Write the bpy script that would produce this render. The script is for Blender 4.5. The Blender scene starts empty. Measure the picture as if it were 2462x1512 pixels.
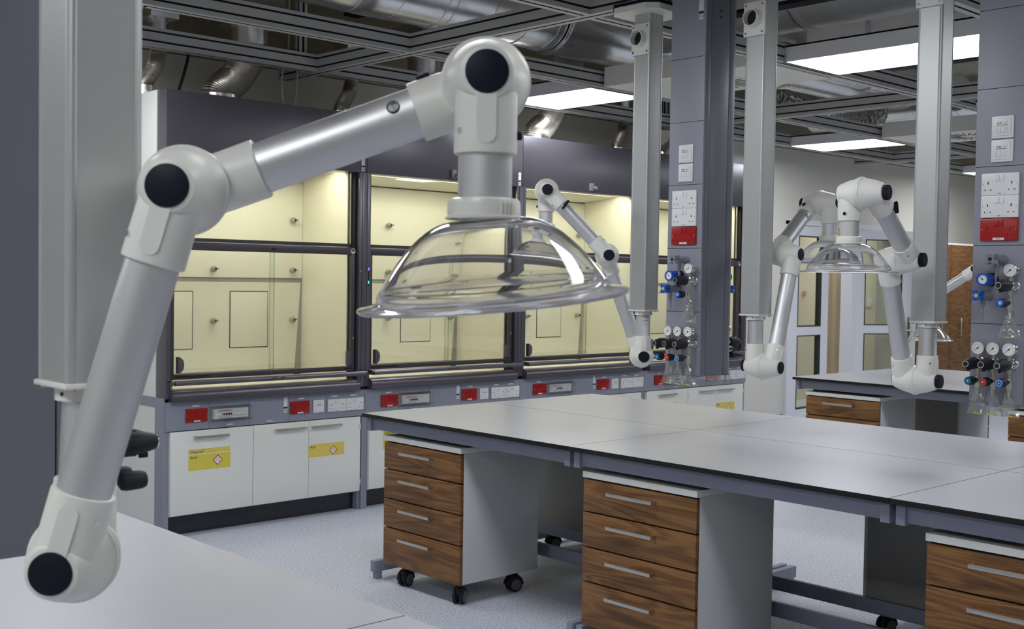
import bpy, bmesh, math, random
from math import pi, sin, cos, radians as R, sqrt
from mathutils import Vector as V, Matrix

sc = bpy.context.scene
COL = sc.collection

# ------------------------------------------------------------------ camera, world, exposure
cam_d = bpy.data.cameras.new('camera')
cam = bpy.data.objects.new('camera', cam_d)
COL.objects.link(cam)
_yaw, _pitch, _roll = 0.81589097, -0.03170853, 0.01543215
_f = V((cos(_yaw) * cos(_pitch), sin(_yaw) * cos(_pitch), sin(_pitch)))
_r = V((sin(_yaw), -cos(_yaw), 0))
_u = _r.cross(_f)
_r, _u = cos(_roll) * _r + sin(_roll) * _u, -sin(_roll) * _r + cos(_roll) * _u
cam.matrix_world = Matrix(((_r.x, _u.x, -_f.x, 0), (_r.y, _u.y, -_f.y, 0), (_r.z, _u.z, -_f.z, 1.635), (0, 0, 0, 1)))
cam_d.lens = 2794.35 / 2462 * 36
cam_d.sensor_width = 36
cam_d.sensor_fit = 'HORIZONTAL'
cam_d.clip_start = 0.05
cam_d.dof.use_dof = True
cam_d.dof.focus_distance = 4.6
cam_d.dof.aperture_fstop = 11
sc.camera = cam

w = bpy.data.worlds.new('world'); sc.world = w; w.use_nodes = True
w.node_tree.nodes['Background'].inputs[0].default_value = (0.6, 0.65, 0.75, 1)
w.node_tree.nodes['Background'].inputs[1].default_value = 0.15
sc.view_settings.view_transform = 'Standard'
sc.view_settings.look = 'None'
sc.view_settings.exposure = 0.75
sc.view_settings.gamma = 1
sc.view_settings.use_curve_mapping = False
sc.cycles.use_denoising = True
sc.cycles.max_bounces = 8
sc.cycles.diffuse_bounces = 4
sc.cycles.glossy_bounces = 4
sc.cycles.transmission_bounces = 8
sc.cycles.transparent_max_bounces = 16
sc.cycles.sample_clamp_indirect = 4
PANEL_STRENGTH = 9.0
HOOD_LAMP = 15.5

# ------------------------------------------------------------------ materials
MATS = {}
def pm(name, col, rough=0.5, metal=0.0, spec=0.5, emit=None, es=0, coat=0, aniso=0, vary=0, vscale=6, bump=0, bscale=200):
    m = bpy.data.materials.new(name); m.use_nodes = True
    nt = m.node_tree; b = nt.nodes['Principled BSDF']
    b.inputs['Base Color'].default_value = (*col, 1)
    b.inputs['Roughness'].default_value = rough
    b.inputs['Metallic'].default_value = metal
    b.inputs['Specular IOR Level'].default_value = spec
    b.inputs['Coat Weight'].default_value = coat
    b.inputs['Anisotropic'].default_value = aniso
    if emit:
        b.inputs['Emission Color'].default_value = (*emit, 1); b.inputs['Emission Strength'].default_value = es
    if vary or bump:
        tc = nt.nodes.new('ShaderNodeTexCoord')
    if vary:
        n = nt.nodes.new('ShaderNodeTexNoise'); n.inputs['Scale'].default_value = vscale; n.inputs['Detail'].default_value = 4
        nt.links.new(tc.outputs['Object'], n.inputs['Vector'])
        mr = nt.nodes.new('ShaderNodeMapRange')
        mr.inputs['To Min'].default_value = rough * (1 - vary * .4); mr.inputs['To Max'].default_value = min(1, rough * (1 + vary * .4))
        nt.links.new(n.outputs['Fac'], mr.inputs['Value']); nt.links.new(mr.outputs['Result'], b.inputs['Roughness'])
        hs = nt.nodes.new('ShaderNodeMapRange')
        hs.inputs['To Min'].default_value = 1 - .08 * vary; hs.inputs['To Max'].default_value = 1 + .08 * vary
        nt.links.new(n.outputs['Fac'], hs.inputs['Value'])
        mx = nt.nodes.new('ShaderNodeVectorMath'); mx.operation = 'SCALE'; mx.inputs[0].default_value = col
        nt.links.new(hs.outputs['Result'], mx.inputs['Scale']); nt.links.new(mx.outputs['Vector'], b.inputs['Base Color'])
    if bump:
        n2 = nt.nodes.new('ShaderNodeTexNoise'); n2.inputs['Scale'].default_value = bscale
        nt.links.new(tc.outputs['Object'], n2.inputs['Vector'])
        bp = nt.nodes.new('ShaderNodeBump'); bp.inputs['Strength'].default_value = bump; bp.inputs['Distance'].default_value = .002
        nt.links.new(n2.outputs['Fac'], bp.inputs['Height']); nt.links.new(bp.outputs['Normal'], b.inputs['Normal'])
    MATS[name] = m
    return m

def walnut():
    m = bpy.data.materials.new('walnut'); m.use_nodes = True
    nt = m.node_tree; N = nt.nodes; L = nt.links; b = N['Principled BSDF']
    tc = N.new('ShaderNodeTexCoord'); oi = N.new('ShaderNodeObjectInfo')
    off = N.new('ShaderNodeVectorMath'); off.operation = 'SCALE'; off.inputs['Scale'].default_value = 9.0
    cx = N.new('ShaderNodeCombineXYZ'); L.new(oi.outputs['Random'], cx.inputs[0]); L.new(oi.outputs['Random'], cx.inputs[2])
    L.new(cx.outputs[0], off.inputs[0])
    add = N.new('ShaderNodeVectorMath'); L.new(tc.outputs['Object'], add.inputs[0]); L.new(off.outputs[0], add.inputs[1])
    mp = N.new('ShaderNodeMapping'); mp.inputs['Scale'].default_value = (.8, 6, 6); L.new(add.outputs[0], mp.inputs[0])
    n1 = N.new('ShaderNodeTexNoise'); n1.inputs['Scale'].default_value = 1.6; n1.inputs['Detail'].default_value = 1.5; n1.inputs['Distortion'].default_value = .7
    L.new(mp.outputs[0], n1.inputs['Vector'])
    mu = N.new('ShaderNodeMath'); mu.operation = 'MULTIPLY'; mu.inputs[1].default_value = 42; L.new(n1.outputs['Fac'], mu.inputs[0])
    fr = N.new('ShaderNodeMath'); fr.operation = 'SINE'; L.new(mu.outputs[0], fr.inputs[0])
    mp2 = N.new('ShaderNodeMapping'); mp2.inputs['Scale'].default_value = (3, 330, 330); L.new(add.outputs[0], mp2.inputs[0])
    n2 = N.new('ShaderNodeTexNoise'); n2.inputs['Scale'].default_value = 1; n2.inputs['Detail'].default_value = 5; L.new(mp2.outputs[0], n2.inputs['Vector'])
    ma = N.new('ShaderNodeMath'); ma.operation = 'MULTIPLY_ADD'; ma.inputs[1].default_value = .10; ma.inputs[2].default_value = 0
    L.new(fr.outputs[0], ma.inputs[0])
    sm = N.new('ShaderNodeMath'); m3 = N.new('ShaderNodeMath'); m3.operation = 'MULTIPLY_ADD'; m3.inputs[1].default_value = .75; m3.inputs[2].default_value = .13; L.new(n2.outputs['Fac'], m3.inputs[0])
    L.new(ma.outputs[0], sm.inputs[0]); L.new(m3.outputs[0], sm.inputs[1])
    cr = N.new('ShaderNodeValToRGB'); L.new(sm.outputs[0], cr.inputs[0])
    e = cr.color_ramp.elements
    e[0].position = .22; e[0].color = (.050, .020, .006, 1)
    e[1].position = .8; e[1].color = (.31, .155, .055, 1)
    k = cr.color_ramp.elements.new(.5); k.color = (.172, .080, .028, 1)
    L.new(cr.outputs[0], b.inputs['Base Color'])
    b.inputs['Roughness'].default_value = .45; b.inputs['Specular IOR Level'].default_value = .35
    MATS['walnut'] = m
walnut()

def floor_mat():
    m = bpy.data.materials.new('floor_vinyl'); m.use_nodes = True
    nt = m.node_tree; N = nt.nodes; L = nt.links; b = N['Principled BSDF']
    tc = N.new('ShaderNodeTexCoord')
    n1 = N.new('ShaderNodeTexNoise'); n1.inputs['Scale'].default_value = 95; n1.inputs['Detail'].default_value = 5; n1.inputs['Roughness'].default_value = .75
    L.new(tc.outputs['Object'], n1.inputs['Vector'])
    cr = N.new('ShaderNodeValToRGB'); L.new(n1.outputs['Fac'], cr.inputs[0])
    e = cr.color_ramp.elements
    e[0].position = .40; e[0].color = (.25, .28, .41, 1); e[1].position = .60; e[1].color = (.66, .67, .68, 1)
    k = e.new(.49); k.color = (.50, .53, .62, 1)
    L.new(cr.outputs[0], b.inputs['Base Color']); b.inputs['Roughness'].default_value = .5
    MATS['floor_vinyl'] = m
floor_mat()

def foil_mat():
    m = bpy.data.materials.new('crumpled_foil'); m.use_nodes = True
    nt = m.node_tree; N = nt.nodes; L = nt.links; b = N['Principled BSDF']
    b.inputs['Base Color'].default_value = (.7, .7, .7, 1); b.inputs['Metallic'].default_value = 1; b.inputs['Roughness'].default_value = .28
    tc = N.new('ShaderNodeTexCoord'); v = N.new('ShaderNodeTexVoronoi'); v.inputs['Scale'].default_value = 22
    L.new(tc.outputs['Object'], v.inputs['Vector'])
    bp = N.new('ShaderNodeBump'); bp.inputs['Strength'].default_value = 1; bp.inputs['Distance'].default_value = .03
    L.new(v.outputs['Distance'], bp.inputs['Height']); L.new(bp.outputs['Normal'], b.inputs['Normal'])
    MATS['crumpled_foil'] = m
foil_mat()

def duct_mat(name, col, rough, freq, strength=.5):
    # spiral seams / corrugation running round the duct's own axis (object z)
    m = bpy.data.materials.new(name); m.use_nodes = True
    nt = m.node_tree; N = nt.nodes; L = nt.links; b = N['Principled BSDF']
    b.inputs['Base Color'].default_value = (*col, 1); b.inputs['Metallic'].default_value = 1; b.inputs['Roughness'].default_value = rough
    tc = N.new('ShaderNodeTexCoord')
    n = N.new('ShaderNodeTexNoise'); n.inputs['Scale'].default_value = 3
    L.new(tc.outputs['Object'], n.inputs['Vector'])
    mr = N.new('ShaderNodeMapRange'); mr.inputs['To Min'].default_value = rough * .7; mr.inputs['To Max'].default_value = rough * 1.4
    L.new(n.outputs['Fac'], mr.inputs[0]); L.new(mr.outputs[0], b.inputs['Roughness'])
    MATS[name] = m
duct_mat('galvanised', (.80, .80, .80), .24, 1)
duct_mat('flex_aluminium', (.56, .53, .47), .27, 1)

def glassy(name, tint=(1, 1, 1), gloss=.06, rough=.02):
    m = bpy.data.materials.new(name); m.use_nodes = True
    nt = m.node_tree; N = nt.nodes; L = nt.links
    N.remove(N['Principled BSDF'])
    t = N.new('ShaderNodeBsdfTransparent'); t.inputs[0].default_value = (*tint, 1)
    g = N.new('ShaderNodeBsdfGlossy'); g.inputs['Roughness'].default_value = rough
    lw = N.new('ShaderNodeLayerWeight'); lw.inputs['Blend'].default_value = .5
    pw = N.new('ShaderNodeMath'); pw.operation = 'POWER'; pw.inputs[1].default_value = 4; L.new(lw.outputs['Facing'], pw.inputs[0])
    fr = N.new('ShaderNodeMath'); fr.operation = 'MULTIPLY_ADD'; fr.inputs[1].default_value = .7; fr.inputs[2].default_value = gloss; L.new(pw.outputs[0], fr.inputs[0])
    mx = N.new('ShaderNodeMixShader')
    L.new(fr.outputs[0], mx.inputs[0]); L.new(t.outputs[0], mx.inputs[1]); L.new(g.outputs[0], mx.inputs[2])
    L.new(mx.outputs[0], N['Material Output'].inputs[0])
    MATS[name] = m
glassy('window_glass', (.97, .985, .965), .06)
glassy('glass_edge', (.78, .86, .77), .08)
glassy('bag_plastic', (.90, .90, .91), .22, .14)
glassy('clear_cover', (.985, .985, .985), .07, .06)
glassy('tinted_door_glass', (.86, .87, .81), .07)

def dome_mat():
    m = bpy.data.materials.new('clear_acrylic'); m.use_nodes = True
    b = m.node_tree.nodes['Principled BSDF']
    b.inputs['Base Color'].default_value = (.985, .985, .99, 1); b.inputs['Roughness'].default_value = .015
    b.inputs['Transmission Weight'].default_value = 1; b.inputs['IOR'].default_value = 1.45
    MATS['clear_acrylic'] = m
    m = bpy.data.materials.new('acrylic_rim'); m.use_nodes = True
    b = m.node_tree.nodes['Principled BSDF']
    b.inputs['Base Color'].default_value = (.93, .93, .96, 1); b.inputs['Roughness'].default_value = .06
    b.inputs['Transmission Weight'].default_value = .86; b.inputs['IOR'].default_value = 1.35
    MATS['acrylic_rim'] = m
dome_mat()

pm('wall_paint', (.66, .645, .59), .8, spec=.25)
pm('void_wall_shade', (.27, .235, .17), .9, spec=.2)
pm('slab_paint', (.44, .42, .37), .9, spec=.2)
pm('skirting_vinyl', (.27, .29, .37), .5)
pm('white_panel', (.74, .74, .715), .45, vary=.15)
pm('cabinet_white', (.76, .76, .72), .42, vary=.1)
pm('melamine_side', (.60, .60, .60), .40, vary=.1)
pm('back_board', (.32, .315, .30), .45, vary=.2)
pm('grey_powder', (.255, .27, .335), .42, vary=.15)
pm('tower_grey', (.265, .270, .322), .38, vary=.15)
pm('tower_side_grey', (.15, .153, .188), .40, vary=.15)
pm('plum_metal', (.135, .127, .150), .30, metal=.55, vary=.2, vscale=3)
pm('plum_frame', (.075, .065, .078), .33, metal=.3)
pm('dark_groove', (.012, .012, .014), .8)
pm('plinth_navy', (.016, .017, .026), .32)
pm('liner_cream', (.80, .77, .645), .45)
pm('knob_grey', (.34, .34, .30), .5)
pm('bench_laminate', (.445, .447, .492), .30, vary=.25, vscale=2.2)
pm('black_core', (.010, .010, .010), .5, spec=.25)
pm('bench_frame_grey', (.215, .225, .30), .42)
pm('drawer_gap', (.02, .018, .016), .8)
pm('satin_steel', (.58, .56, .52), .33, metal=1)
pm('chrome', (.78, .78, .78), .12, metal=1)
pm('brass', (.56, .51, .41), .3, metal=1)
pm('anodised_tube', (.68, .68, .695), .47, metal=.85, aniso=.3, vary=.06, vscale=30)
pm('post_aluminium', (.50, .51, .505), .40, metal=.55, vary=.12)
pm('beam_aluminium', (.50, .50, .49), .45, metal=.25, vary=.15)
pm('white_plastic', (.80, .795, .745), .36, bump=.12, bscale=900)
pm('white_plastic_smooth', (.76, .755, .71), .28)
pm('black_cap', (.007, .008, .018), .5, spec=.22)
pm('black_rubber', (.014, .015, .022), .6, spec=.3)
pm('wheel_grey', (.12, .12, .125), .5)
pm('socket_white', (.74, .74, .75), .3)
pm('socket_red', (.34, .006, .006), .28)
pm('label_white', (.72, .72, .74), .5)
pm('ink', (.02, .02, .03), .6)
pm('sticker_yellow', (.68, .60, .075), .5)
pm('sticker_band', (.74, .58, .11), .5)
pm('sticker_red', (.55, .05, .03), .5)
pm('sticker_white', (.8, .8, .8), .5)
pm('valve_blue', (.012, .09, .50), .3)
pm('valve_lightblue', (.16, .34, .72), .3)
pm('valve_green', (.02, .28, .08), .3)
pm('valve_red', (.5, .01, .02), .3)
pm('valve_grey', (.22, .23, .27), .4)
pm('tag_yellow', (.55, .46, .06), .5)
pm('gauge_face', (.85, .85, .84), .4)
pm('duct_jacket', (.85, .85, .85), .35, metal=.15, vary=.3)
pm('call_point_red', (.62, .30, .22), .5)
pm('copper', (.55, .22, .10), .35, metal=1)
pm('diffuser_white', (.74, .73, .68), .5)
pm('light_housing', (.80, .80, .84), .45)
pm('led_blue', (.02, .02, .5), .4, emit=(.05, .08, 1), es=6)
pm('led_green', (.02, .4, .1), .4, emit=(.02, .9, .3), es=3)
pm('light_panel', (.9, .9, .9), .5, emit=(.94, .97, 1.0), es=PANEL_STRENGTH)
pm('hood_lamp', (.9, .9, .9), .5, emit=(1.0, .95, .76), es=HOOD_LAMP)
pm('door_frame_white', (.72, .74, .80), .4)
pm('gasket_dark', (.03, .035, .03), .6)
pm('corridor_paint', (.68, .64, .52), .8)
pm('corridor_beige', (.62, .50, .34), .8)
pm('cable_white', (.35, .33, .27), .5)
pm('breaker_tray', (.72, .74, .72), .4)
pm('latch_grey', (.24, .21, .24), .4)

# ------------------------------------------------------------------ mesh builder
def Fr(o, x, z):
    """frame whose local x, z are given (y = z cross x)"""
    x = V(x).normalized(); z = V(z).normalized(); y = z.cross(x)
    return Matrix(((x.x, y.x, z.x, o[0]), (x.y, y.y, z.y, o[1]), (x.z, y.z, z.z, o[2]), (0, 0, 0, 1)))

def axis_frame(p0, d, hint=(0, 0, 1)):
    d = V(d).normalized(); h = V(hint)
    if abs(d.dot(h)) > .98: h = V((1, 0, 0))
    x = h.cross(d).normalized()
    return Fr(p0, x, d)

class MB:
    def __init__(s, *mats):
        s.v = []; s.f = []; s.m = []; s.mats = list(mats) or ['white_panel']; s.M = None
    def mi(s, n):
        if isinstance(n, int): return n
        if n not in s.mats: s.mats.append(n)
        return s.mats.index(n)
    def add(s, vs, fs, mat=0, M=None):
        k = len(s.v); m = s.mi(mat)
        for p in vs:
            p = V(p)
            if M is not None: p = M @ p
            if s.M is not None: p = s.M @ p
            s.v.append(p)
        for f in fs:
            s.f.append([k + i for i in f]); s.m.append(m)
        return s
    def box(s, x0, x1, y0, y1, z0, z1, mat=0, M=None, c=0):
        if c <= 0:
            vs = [(x, y, z) for x in (x0, x1) for y in (y0, y1) for z in (z0, z1)]
            fs = [(0, 1, 3, 2), (4, 6, 7, 5), (0, 4, 5, 1), (2, 3, 7, 6), (0, 2, 6, 4), (1, 5, 7, 3)]
            return s.add(vs, fs, mat, M)
        bm = bmesh.new(); bmesh.ops.create_cube(bm, size=1)
        for v in bm.verts:
            v.co = V(((x0 + x1) / 2 + v.co.x * (x1 - x0), (y0 + y1) / 2 + v.co.y * (y1 - y0), (z0 + z1) / 2 + v.co.z * (z1 - z0)))
        bmesh.ops.bevel(bm, geom=bm.edges[:], offset=c, segments=2, profile=.6, affect='EDGES')
        bm.verts.index_update()
        s.add([v.co.copy() for v in bm.verts], [[v.index for v in f.verts] for f in bm.faces], mat, M); bm.free()
        return s
    def lathe(s, prof, mat=0, M=None, n=32, caps=True):
        """prof: list of (z, r) along local z"""
        vs = []; fs = []
        for z, r in prof:
            for i in range(n):
                a = 2 * pi * i / n; vs.append((r * cos(a), r * sin(a), z))
        for j in range(len(prof) - 1):
            for i in range(n):
                a = j * n + i; b = j * n + (i + 1) % n
                fs.append((a, b, b + n, a + n))
        if caps:
            fs.append(tuple(range(n))[::-1]); fs.append(tuple((len(prof) - 1) * n + i for i in range(n)))
        return s.add(vs, fs, mat, M)
    def cyl(s, p0, p1, r, mat=0, r1=None, n=24, caps=True):
        p0 = V(p0); p1 = V(p1); d = p1 - p0
        return s.lathe([(0, r), (d.length, r if r1 is None else r1)], mat, axis_frame(p0, d), n, caps)
    def tube(s, pts, r, mat=0, n=12, caps=True, rib=0):
        pts = [V(p) for p in pts]; vs = []; fs = []
        up = V((0, 0, 1)); t0 = (pts[1] - pts[0]).normalized()
        if abs(t0.dot(up)) > .9: up = V((0, 1, 0))
        x = up.cross(t0).normalized()
        for i, p in enumerate(pts):
            t = (pts[min(i + 1, len(pts) - 1)] - pts[max(i - 1, 0)]).normalized()
            x = (x - t * x.dot(t)).normalized(); y = t.cross(x)
            rr = r + (rib if (i % 2) else 0) if not callable(r) else r(i / (len(pts) - 1))
            for k in range(n):
                a = 2 * pi * k / n; vs.append(p + x * (rr * cos(a)) + y * (rr * sin(a)))
        for j in range(len(pts) - 1):
            for i in range(n):
                a = j * n + i; b = j * n + (i + 1) % n
                fs.append((a, b, b + n, a + n))
        if caps:
            fs.append(tuple(range(n))[::-1]); fs.append(tuple((len(pts) - 1) * n + i for i in range(n)))
        return s.add(vs, fs, mat)
    def prism(s, poly, h0, h1, mat=0, M=None, edge_mats=None):
        """poly in local xy, extruded along local z"""
        n = len(poly)
        vs = [(p[0], p[1], h0) for p in poly] + [(p[0], p[1], h1) for p in poly]
        s.add(vs, [tuple(range(n))[::-1], tuple(range(n, 2 * n))], mat, M)
        for i in range(n):
            j = (i + 1) % n
            s.add([vs[i], vs[j], vs[n + j], vs[n + i]], [(0, 1, 2, 3)], edge_mats.get(i, mat) if edge_mats else mat, M)
        return s
    def ring(s, r0, r1, z0, z1, mat=0, M=None, n=32):
        return s.lathe([(z0, r0), (z0, r1), (z1, r1), (z1, r0), (z0, r0)], mat, M, n, caps=False)
    def text(s, body, size, mat, M, align='LEFT', depth=.0006, shear=0):
        cu = bpy.data.curves.new('txt', 'FONT'); cu.body = body; cu.size = size; cu.align_x = align; cu.shear = shear; cu.extrude = depth / 2
        cu.resolution_u = 2
        o = bpy.data.objects.new('txt', cu); COL.objects.link(o)
        dg = bpy.context.evaluated_depsgraph_get(); me = o.evaluated_get(dg).to_mesh()
        vs = [v.co.copy() for v in me.vertices]; fs = [tuple(p.vertices) for p in me.polygons]
        o.evaluated_get(dg).to_mesh_clear(); bpy.data.objects.remove(o); bpy.data.curves.remove(cu)
        return s.add(vs, fs, mat, M)
    def mesh(s, name='mesh', merge=True, sharp=38):
        me = bpy.data.meshes.new(name)
        me.from_pydata([tuple(v) for v in s.v], [], s.f)
        for n in s.mats: me.materials.append(MATS[n])
        me.polygons.foreach_set('material_index', s.m)
        bm = bmesh.new(); bm.from_mesh(me)
        if merge: bmesh.ops.remove_doubles(bm, verts=bm.verts, dist=1e-6)
        bmesh.ops.recalc_face_normals(bm, faces=bm.faces)
        bm.to_mesh(me); bm.free()
        me.polygons.foreach_set('use_smooth', [True] * len(me.polygons))
        me.set_sharp_from_angle(angle=R(sharp))
        me.update()
        return me
    def build(s, name, parent=None, loc=None, M=None, sharp=38, **kw):
        return place(s.mesh(name, sharp=sharp), name, parent, loc, M, **kw)

def place(me, name, parent=None, loc=None, M=None, label=None, cat=None, group=None, kind=None):
    o = bpy.data.objects.new(name, me); COL.objects.link(o)
    if M is not None: o.matrix_local = M
    elif loc is not None: o.location = loc
    if parent is not None: o.parent = parent
    props(o, label, cat, group, kind)
    return o
def props(o, label=None, cat=None, group=None, kind=None):
    if label: o['label'] = label
    if cat: o['category'] = cat
    if group: o['group'] = group
    if kind: o['kind'] = kind
    return o
def thing(name, label, cat, loc=(0, 0, 0), rz=0, group=None):
    o = bpy.data.objects.new(name, None); COL.objects.link(o)
    o.location = loc; o.rotation_euler = (0, 0, rz); o.empty_display_size = .1
    return props(o, label, cat, group)
CH = {}
def copy_tree(o, loc=None, rz=None, label=None, parent=None):
    c = o.copy(); COL.objects.link(c)
    if parent is not None: c.parent = parent
    if loc is not None: c.location = loc
    if rz is not None: c.rotation_euler = (0, 0, rz)
    if label: c['label'] = label
    for ch in list(o.children): copy_tree(ch, parent=c)
    return c
CACHE = {}
def cached(key, fn):
    if key not in CACHE: CACHE[key] = fn()
    return CACHE[key]
def T(x=0, y=0, z=0): return Matrix.Translation((x, y, z))
FACE = Matrix(((1, 0, 0, 0), (0, 0, -1, 0), (0, 1, 0, 0), (0, 0, 0, 1)))   # local xy-drawing -> facing -Y  (x right, y up, z towards viewer)
QX = -pi / 2   # rotation that turns a thing facing -Y to face -X

# ------------------------------------------------------------------ room shell
X0, X1, Y0, Y1, ZC = -3.0, 17.2, -3.2, 7.5, 4.3
m = MB('floor_vinyl'); m.box(X0, X1, Y0, 10.2, -.05, 0); m.build('floor', kind='structure')
m = MB('slab_paint'); m.box(X0, X1, Y0, Y1 + .1, ZC, ZC + .1); m.build('ceiling', kind='structure')
D1 = (11.36, 12.14); OP = (12.14, 12.72); D2X = 13.50
def wall_back():
    m = MB('wall_paint', 'void_wall_shade')
    for a, b, z0, z1 in ((X0, 11.33, 0, 3.14), (11.33, 13.55, 2.33, 3.14), (13.55, X1, 0, 3.14)):
        m.box(a, b, Y1, Y1 + .1, z0, z1, 'wall_paint')
    m.box(X0, X1, Y1, Y1 + .1, 3.14, ZC, 'void_wall_shade')  # same wall above the grid, coloured darker for the dim void
    m.build('wall_back', kind='structure')
wall_back()
m = MB('wall_paint'); m.box(X1, X1 + .1, Y0, Y1 + .1, 0, ZC); m.build('wall_right', kind='structure')
m = MB('wall_paint'); m.box(X0 - .1, X0, Y0, Y1 + .1, 0, ZC); m.build('wall_left', kind='structure')
m = MB('wall_paint'); m.box(X0, X1, Y0 - .1, Y0, 0, ZC); m.build('wall_front', kind='structure')
m = MB('skirting_vinyl'); m.box(9.32, 11.33, Y1 - .012, Y1, 0, .13); m.box(13.62, 14.2, Y1 - .012, Y1, 0, .13)
m.build('baseboard_back', kind='structure')
# corridor seen through the glazed doors
m = MB('corridor_paint', 'corridor_beige')
m.box(10.6, 17, 9.0, 9.1, 0, 2.9); m.box(10.5, 10.6, 7.6, 9.1, 0, 2.9)
m.box(12.74, 13.40, 7.9, 8.0, 0, 2.9, 'corridor_beige'); m.box(12.95, 13.42, 7.84, 7.9, 0, 2.9, 'corridor_beige')
m.build('wall_corridor', kind='structure')
m = MB('slab_paint'); m.box(10.5, 17, 7.6, 9.1, 2.9, 3.0); m.build('ceiling_corridor', kind='structure')
m = MB('call_point_red'); m.box(14.0, 14.06, 8.97, 9.0, 1.44, 1.51)
m.build('call_point', label='small red call point on the corridor wall behind the first glass door', cat='alarm')

def glazed_door(name, width, M, lock=False):
    """frame facing -Y, local x 0..width"""
    H = 2.28
    f = MB('door_frame_white', 'gasket_dark', 'satin_steel')
    s = .155 if not lock else .15
    f.box(0, s, -.03, .03, 0, H); f.box(width - s, width, -.03, .03, 0, H)
    f.box(s, width - s, -.03, .03, H - .11, H); f.box(s, width - s, -.03, .03, 0, .17); f.box(s, width - s, -.03, .03, 1.02, 1.12)
    for z0, z1 in ((.17, 1.02), (1.12, H - .11)):
        for a, b, c, d in ((s, s + .012, z0, z1), (width - s - .02, width - s, z0, z1), (s, width - s, z0, z0 + .012), (s, width - s, z1 - .012, z1)):
            f.box(a, b, -.034, .034, c, d, 'gasket_dark')
    o = f.build(name, M=M, kind='structure')
    g = MB('tinted_door_glass')
    for z0, z1 in ((.18, 1.01), (1.13, H - .12)): g.box(s + .01, width - s - .01, -.004, .004, z0, z1)
    g.build('door_glass', o)
    h = MB('satin_steel', 'door_frame_white', 'gasket_dark')
    if lock:
        h.box(width - .07, width - .035, -.045, -.03, .92, 1.22); h.box(width - .06, width - .045, -.05, -.045, .97, 1.17, 'gasket_dark')
        h.tube([(width - .055, -.04, 1.06), (width - .055, -.09, 1.06), (width - .17, -.09, 1.06)], .01)
        h.build('door_handle', o)
    else:
        for z in (.3, 1.07, 1.15, 2.0): h.cyl((-.02, -.03, z - .05), (-.02, -.03, z + .05), .012, 'door_frame_white')
        for z in (.36, .62): h.box(-.03, -.012, -.04, -.03, z, z + .16, 'gasket_dark')
        h.build('door_hinge', o)
    return o
f = MB('door_frame_white')
f.box(11.30, 11.37, Y1 - .05, Y1 + .1, 0, 2.33); f.box(12.66, 12.74, Y1 - .05, Y1 + .1, 0, 2.33); f.box(13.50, 13.57, Y1 - .05, Y1 + .1, 0, 2.33)
f.box(11.30, 13.57, Y1 - .05, Y1 + .1, 2.29, 2.35)
f.build('trim_1', kind='structure')
glazed_door('door_1', .80, T(11.37, Y1, 0))
glazed_door('door_2', .82, T(12.76, Y1, 0) @ Matrix.Rotation(R(-28), 4, 'Z'), lock=True)
m = MB('socket_white')
for k in range(2): m.box(15.60 + .13 * k, 15.71 + .13 * k, 8.98, 9.0, 1.28, 1.42, c=.004)
m.build('light_switch', label='pair of white rocker switches on the corridor wall seen through the second glass door', cat='switch')

# ------------------------------------------------------------------ ceiling: aluminium grid
def groove_poly(w, h, g=.008, d=.010):
    """beam section, local x = across, y = up; two grooves each side, one below"""
    P = []; mats = {}
    def side(sgn):
        pts = []
        zs = [.26 * h, .74 * h]
        return pts
    P = [(-w / 2, 0), (-g, 0), (-g, d), (g, d), (g, 0), (w / 2, 0)]
    mats.update({1: 1, 2: 1, 3: 1})
    for z in (.27 * h, .78 * h):
        k = len(P)
        P += [(w / 2, z - g / 1.4), (w / 2 - d, z - g / 1.4), (w / 2 - d, z + g / 1.4), (w / 2, z + g / 1.4)]
        mats.update({k: 1, k + 1: 1, k + 2: 1})
    P += [(w / 2, h), (-w / 2, h)]
    for z in (.78 * h, .27 * h):
        k = len(P)
        P += [(-w / 2, z + g / 1.4), (-w / 2 + d, z + g / 1.4), (-w / 2 + d, z - g / 1.4), (-w / 2, z - g / 1.4)]
        mats.update({k: 1, k + 1: 1, k + 2: 1})
    return P, mats
ZG, HG, WG = 3.02, .115, .09
def beam(p0, p1, parent, name='beam', w=WG, h=HG):
    P, em = groove_poly(w, h)
    em = {k: 'dark_groove' for k in em}  # groove faces coloured dark to deepen the shadow inside them
    m = MB('beam_aluminium', 'dark_groove')
    p0 = V(p0); p1 = V(p1); d = p1 - p0
    if abs(d.z) > .5 * d.length: x = V((1, 0, 0)); z = d.normalized()
    else: z = d.normalized(); x = z.cross(V((0, 0, 1))) * -1
    y = z.cross(x)
    if y.z < -.1: x = -x; y = -y
    M = Matrix(((x.x, y.x, z.x, p0.x), (x.y, y.y, z.y, p0.y), (x.z, y.z, z.z, p0.z), (0, 0, 0, 1)))
    m.prism(P, 0, d.length, 'beam_aluminium', M, em)
    return m.build(name, parent)
GX = (.65, 4.53, 8.43, 12.33); GY = (6.79, 5.77, 4.25, 2.75, 1.25, -.25)
grid = thing('ceiling_grid', 'grey grooved aluminium beam grid hung below the concrete slab', 'ceiling frame', (0, 0, 0))
for x in GX: beam((x, -2.2, ZG), (x, 7.24, ZG), grid)
for y in GY:
    xs = [-1.6] + list(GX) + [15.2]
    for a, b in zip(xs[:-1], xs[1:]):
        beam((a + WG / 2 if a in GX else a, y, ZG), (b - WG / 2 if b in GX else b, y, ZG), grid)
for x in GX:
    for y in (6.79, 4.25, 1.25):
        for dx in (-.13,):
            beam((x + dx, y, ZG + HG), (x + dx, y, ZC), grid, 'hanger', .06, .06)

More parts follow.
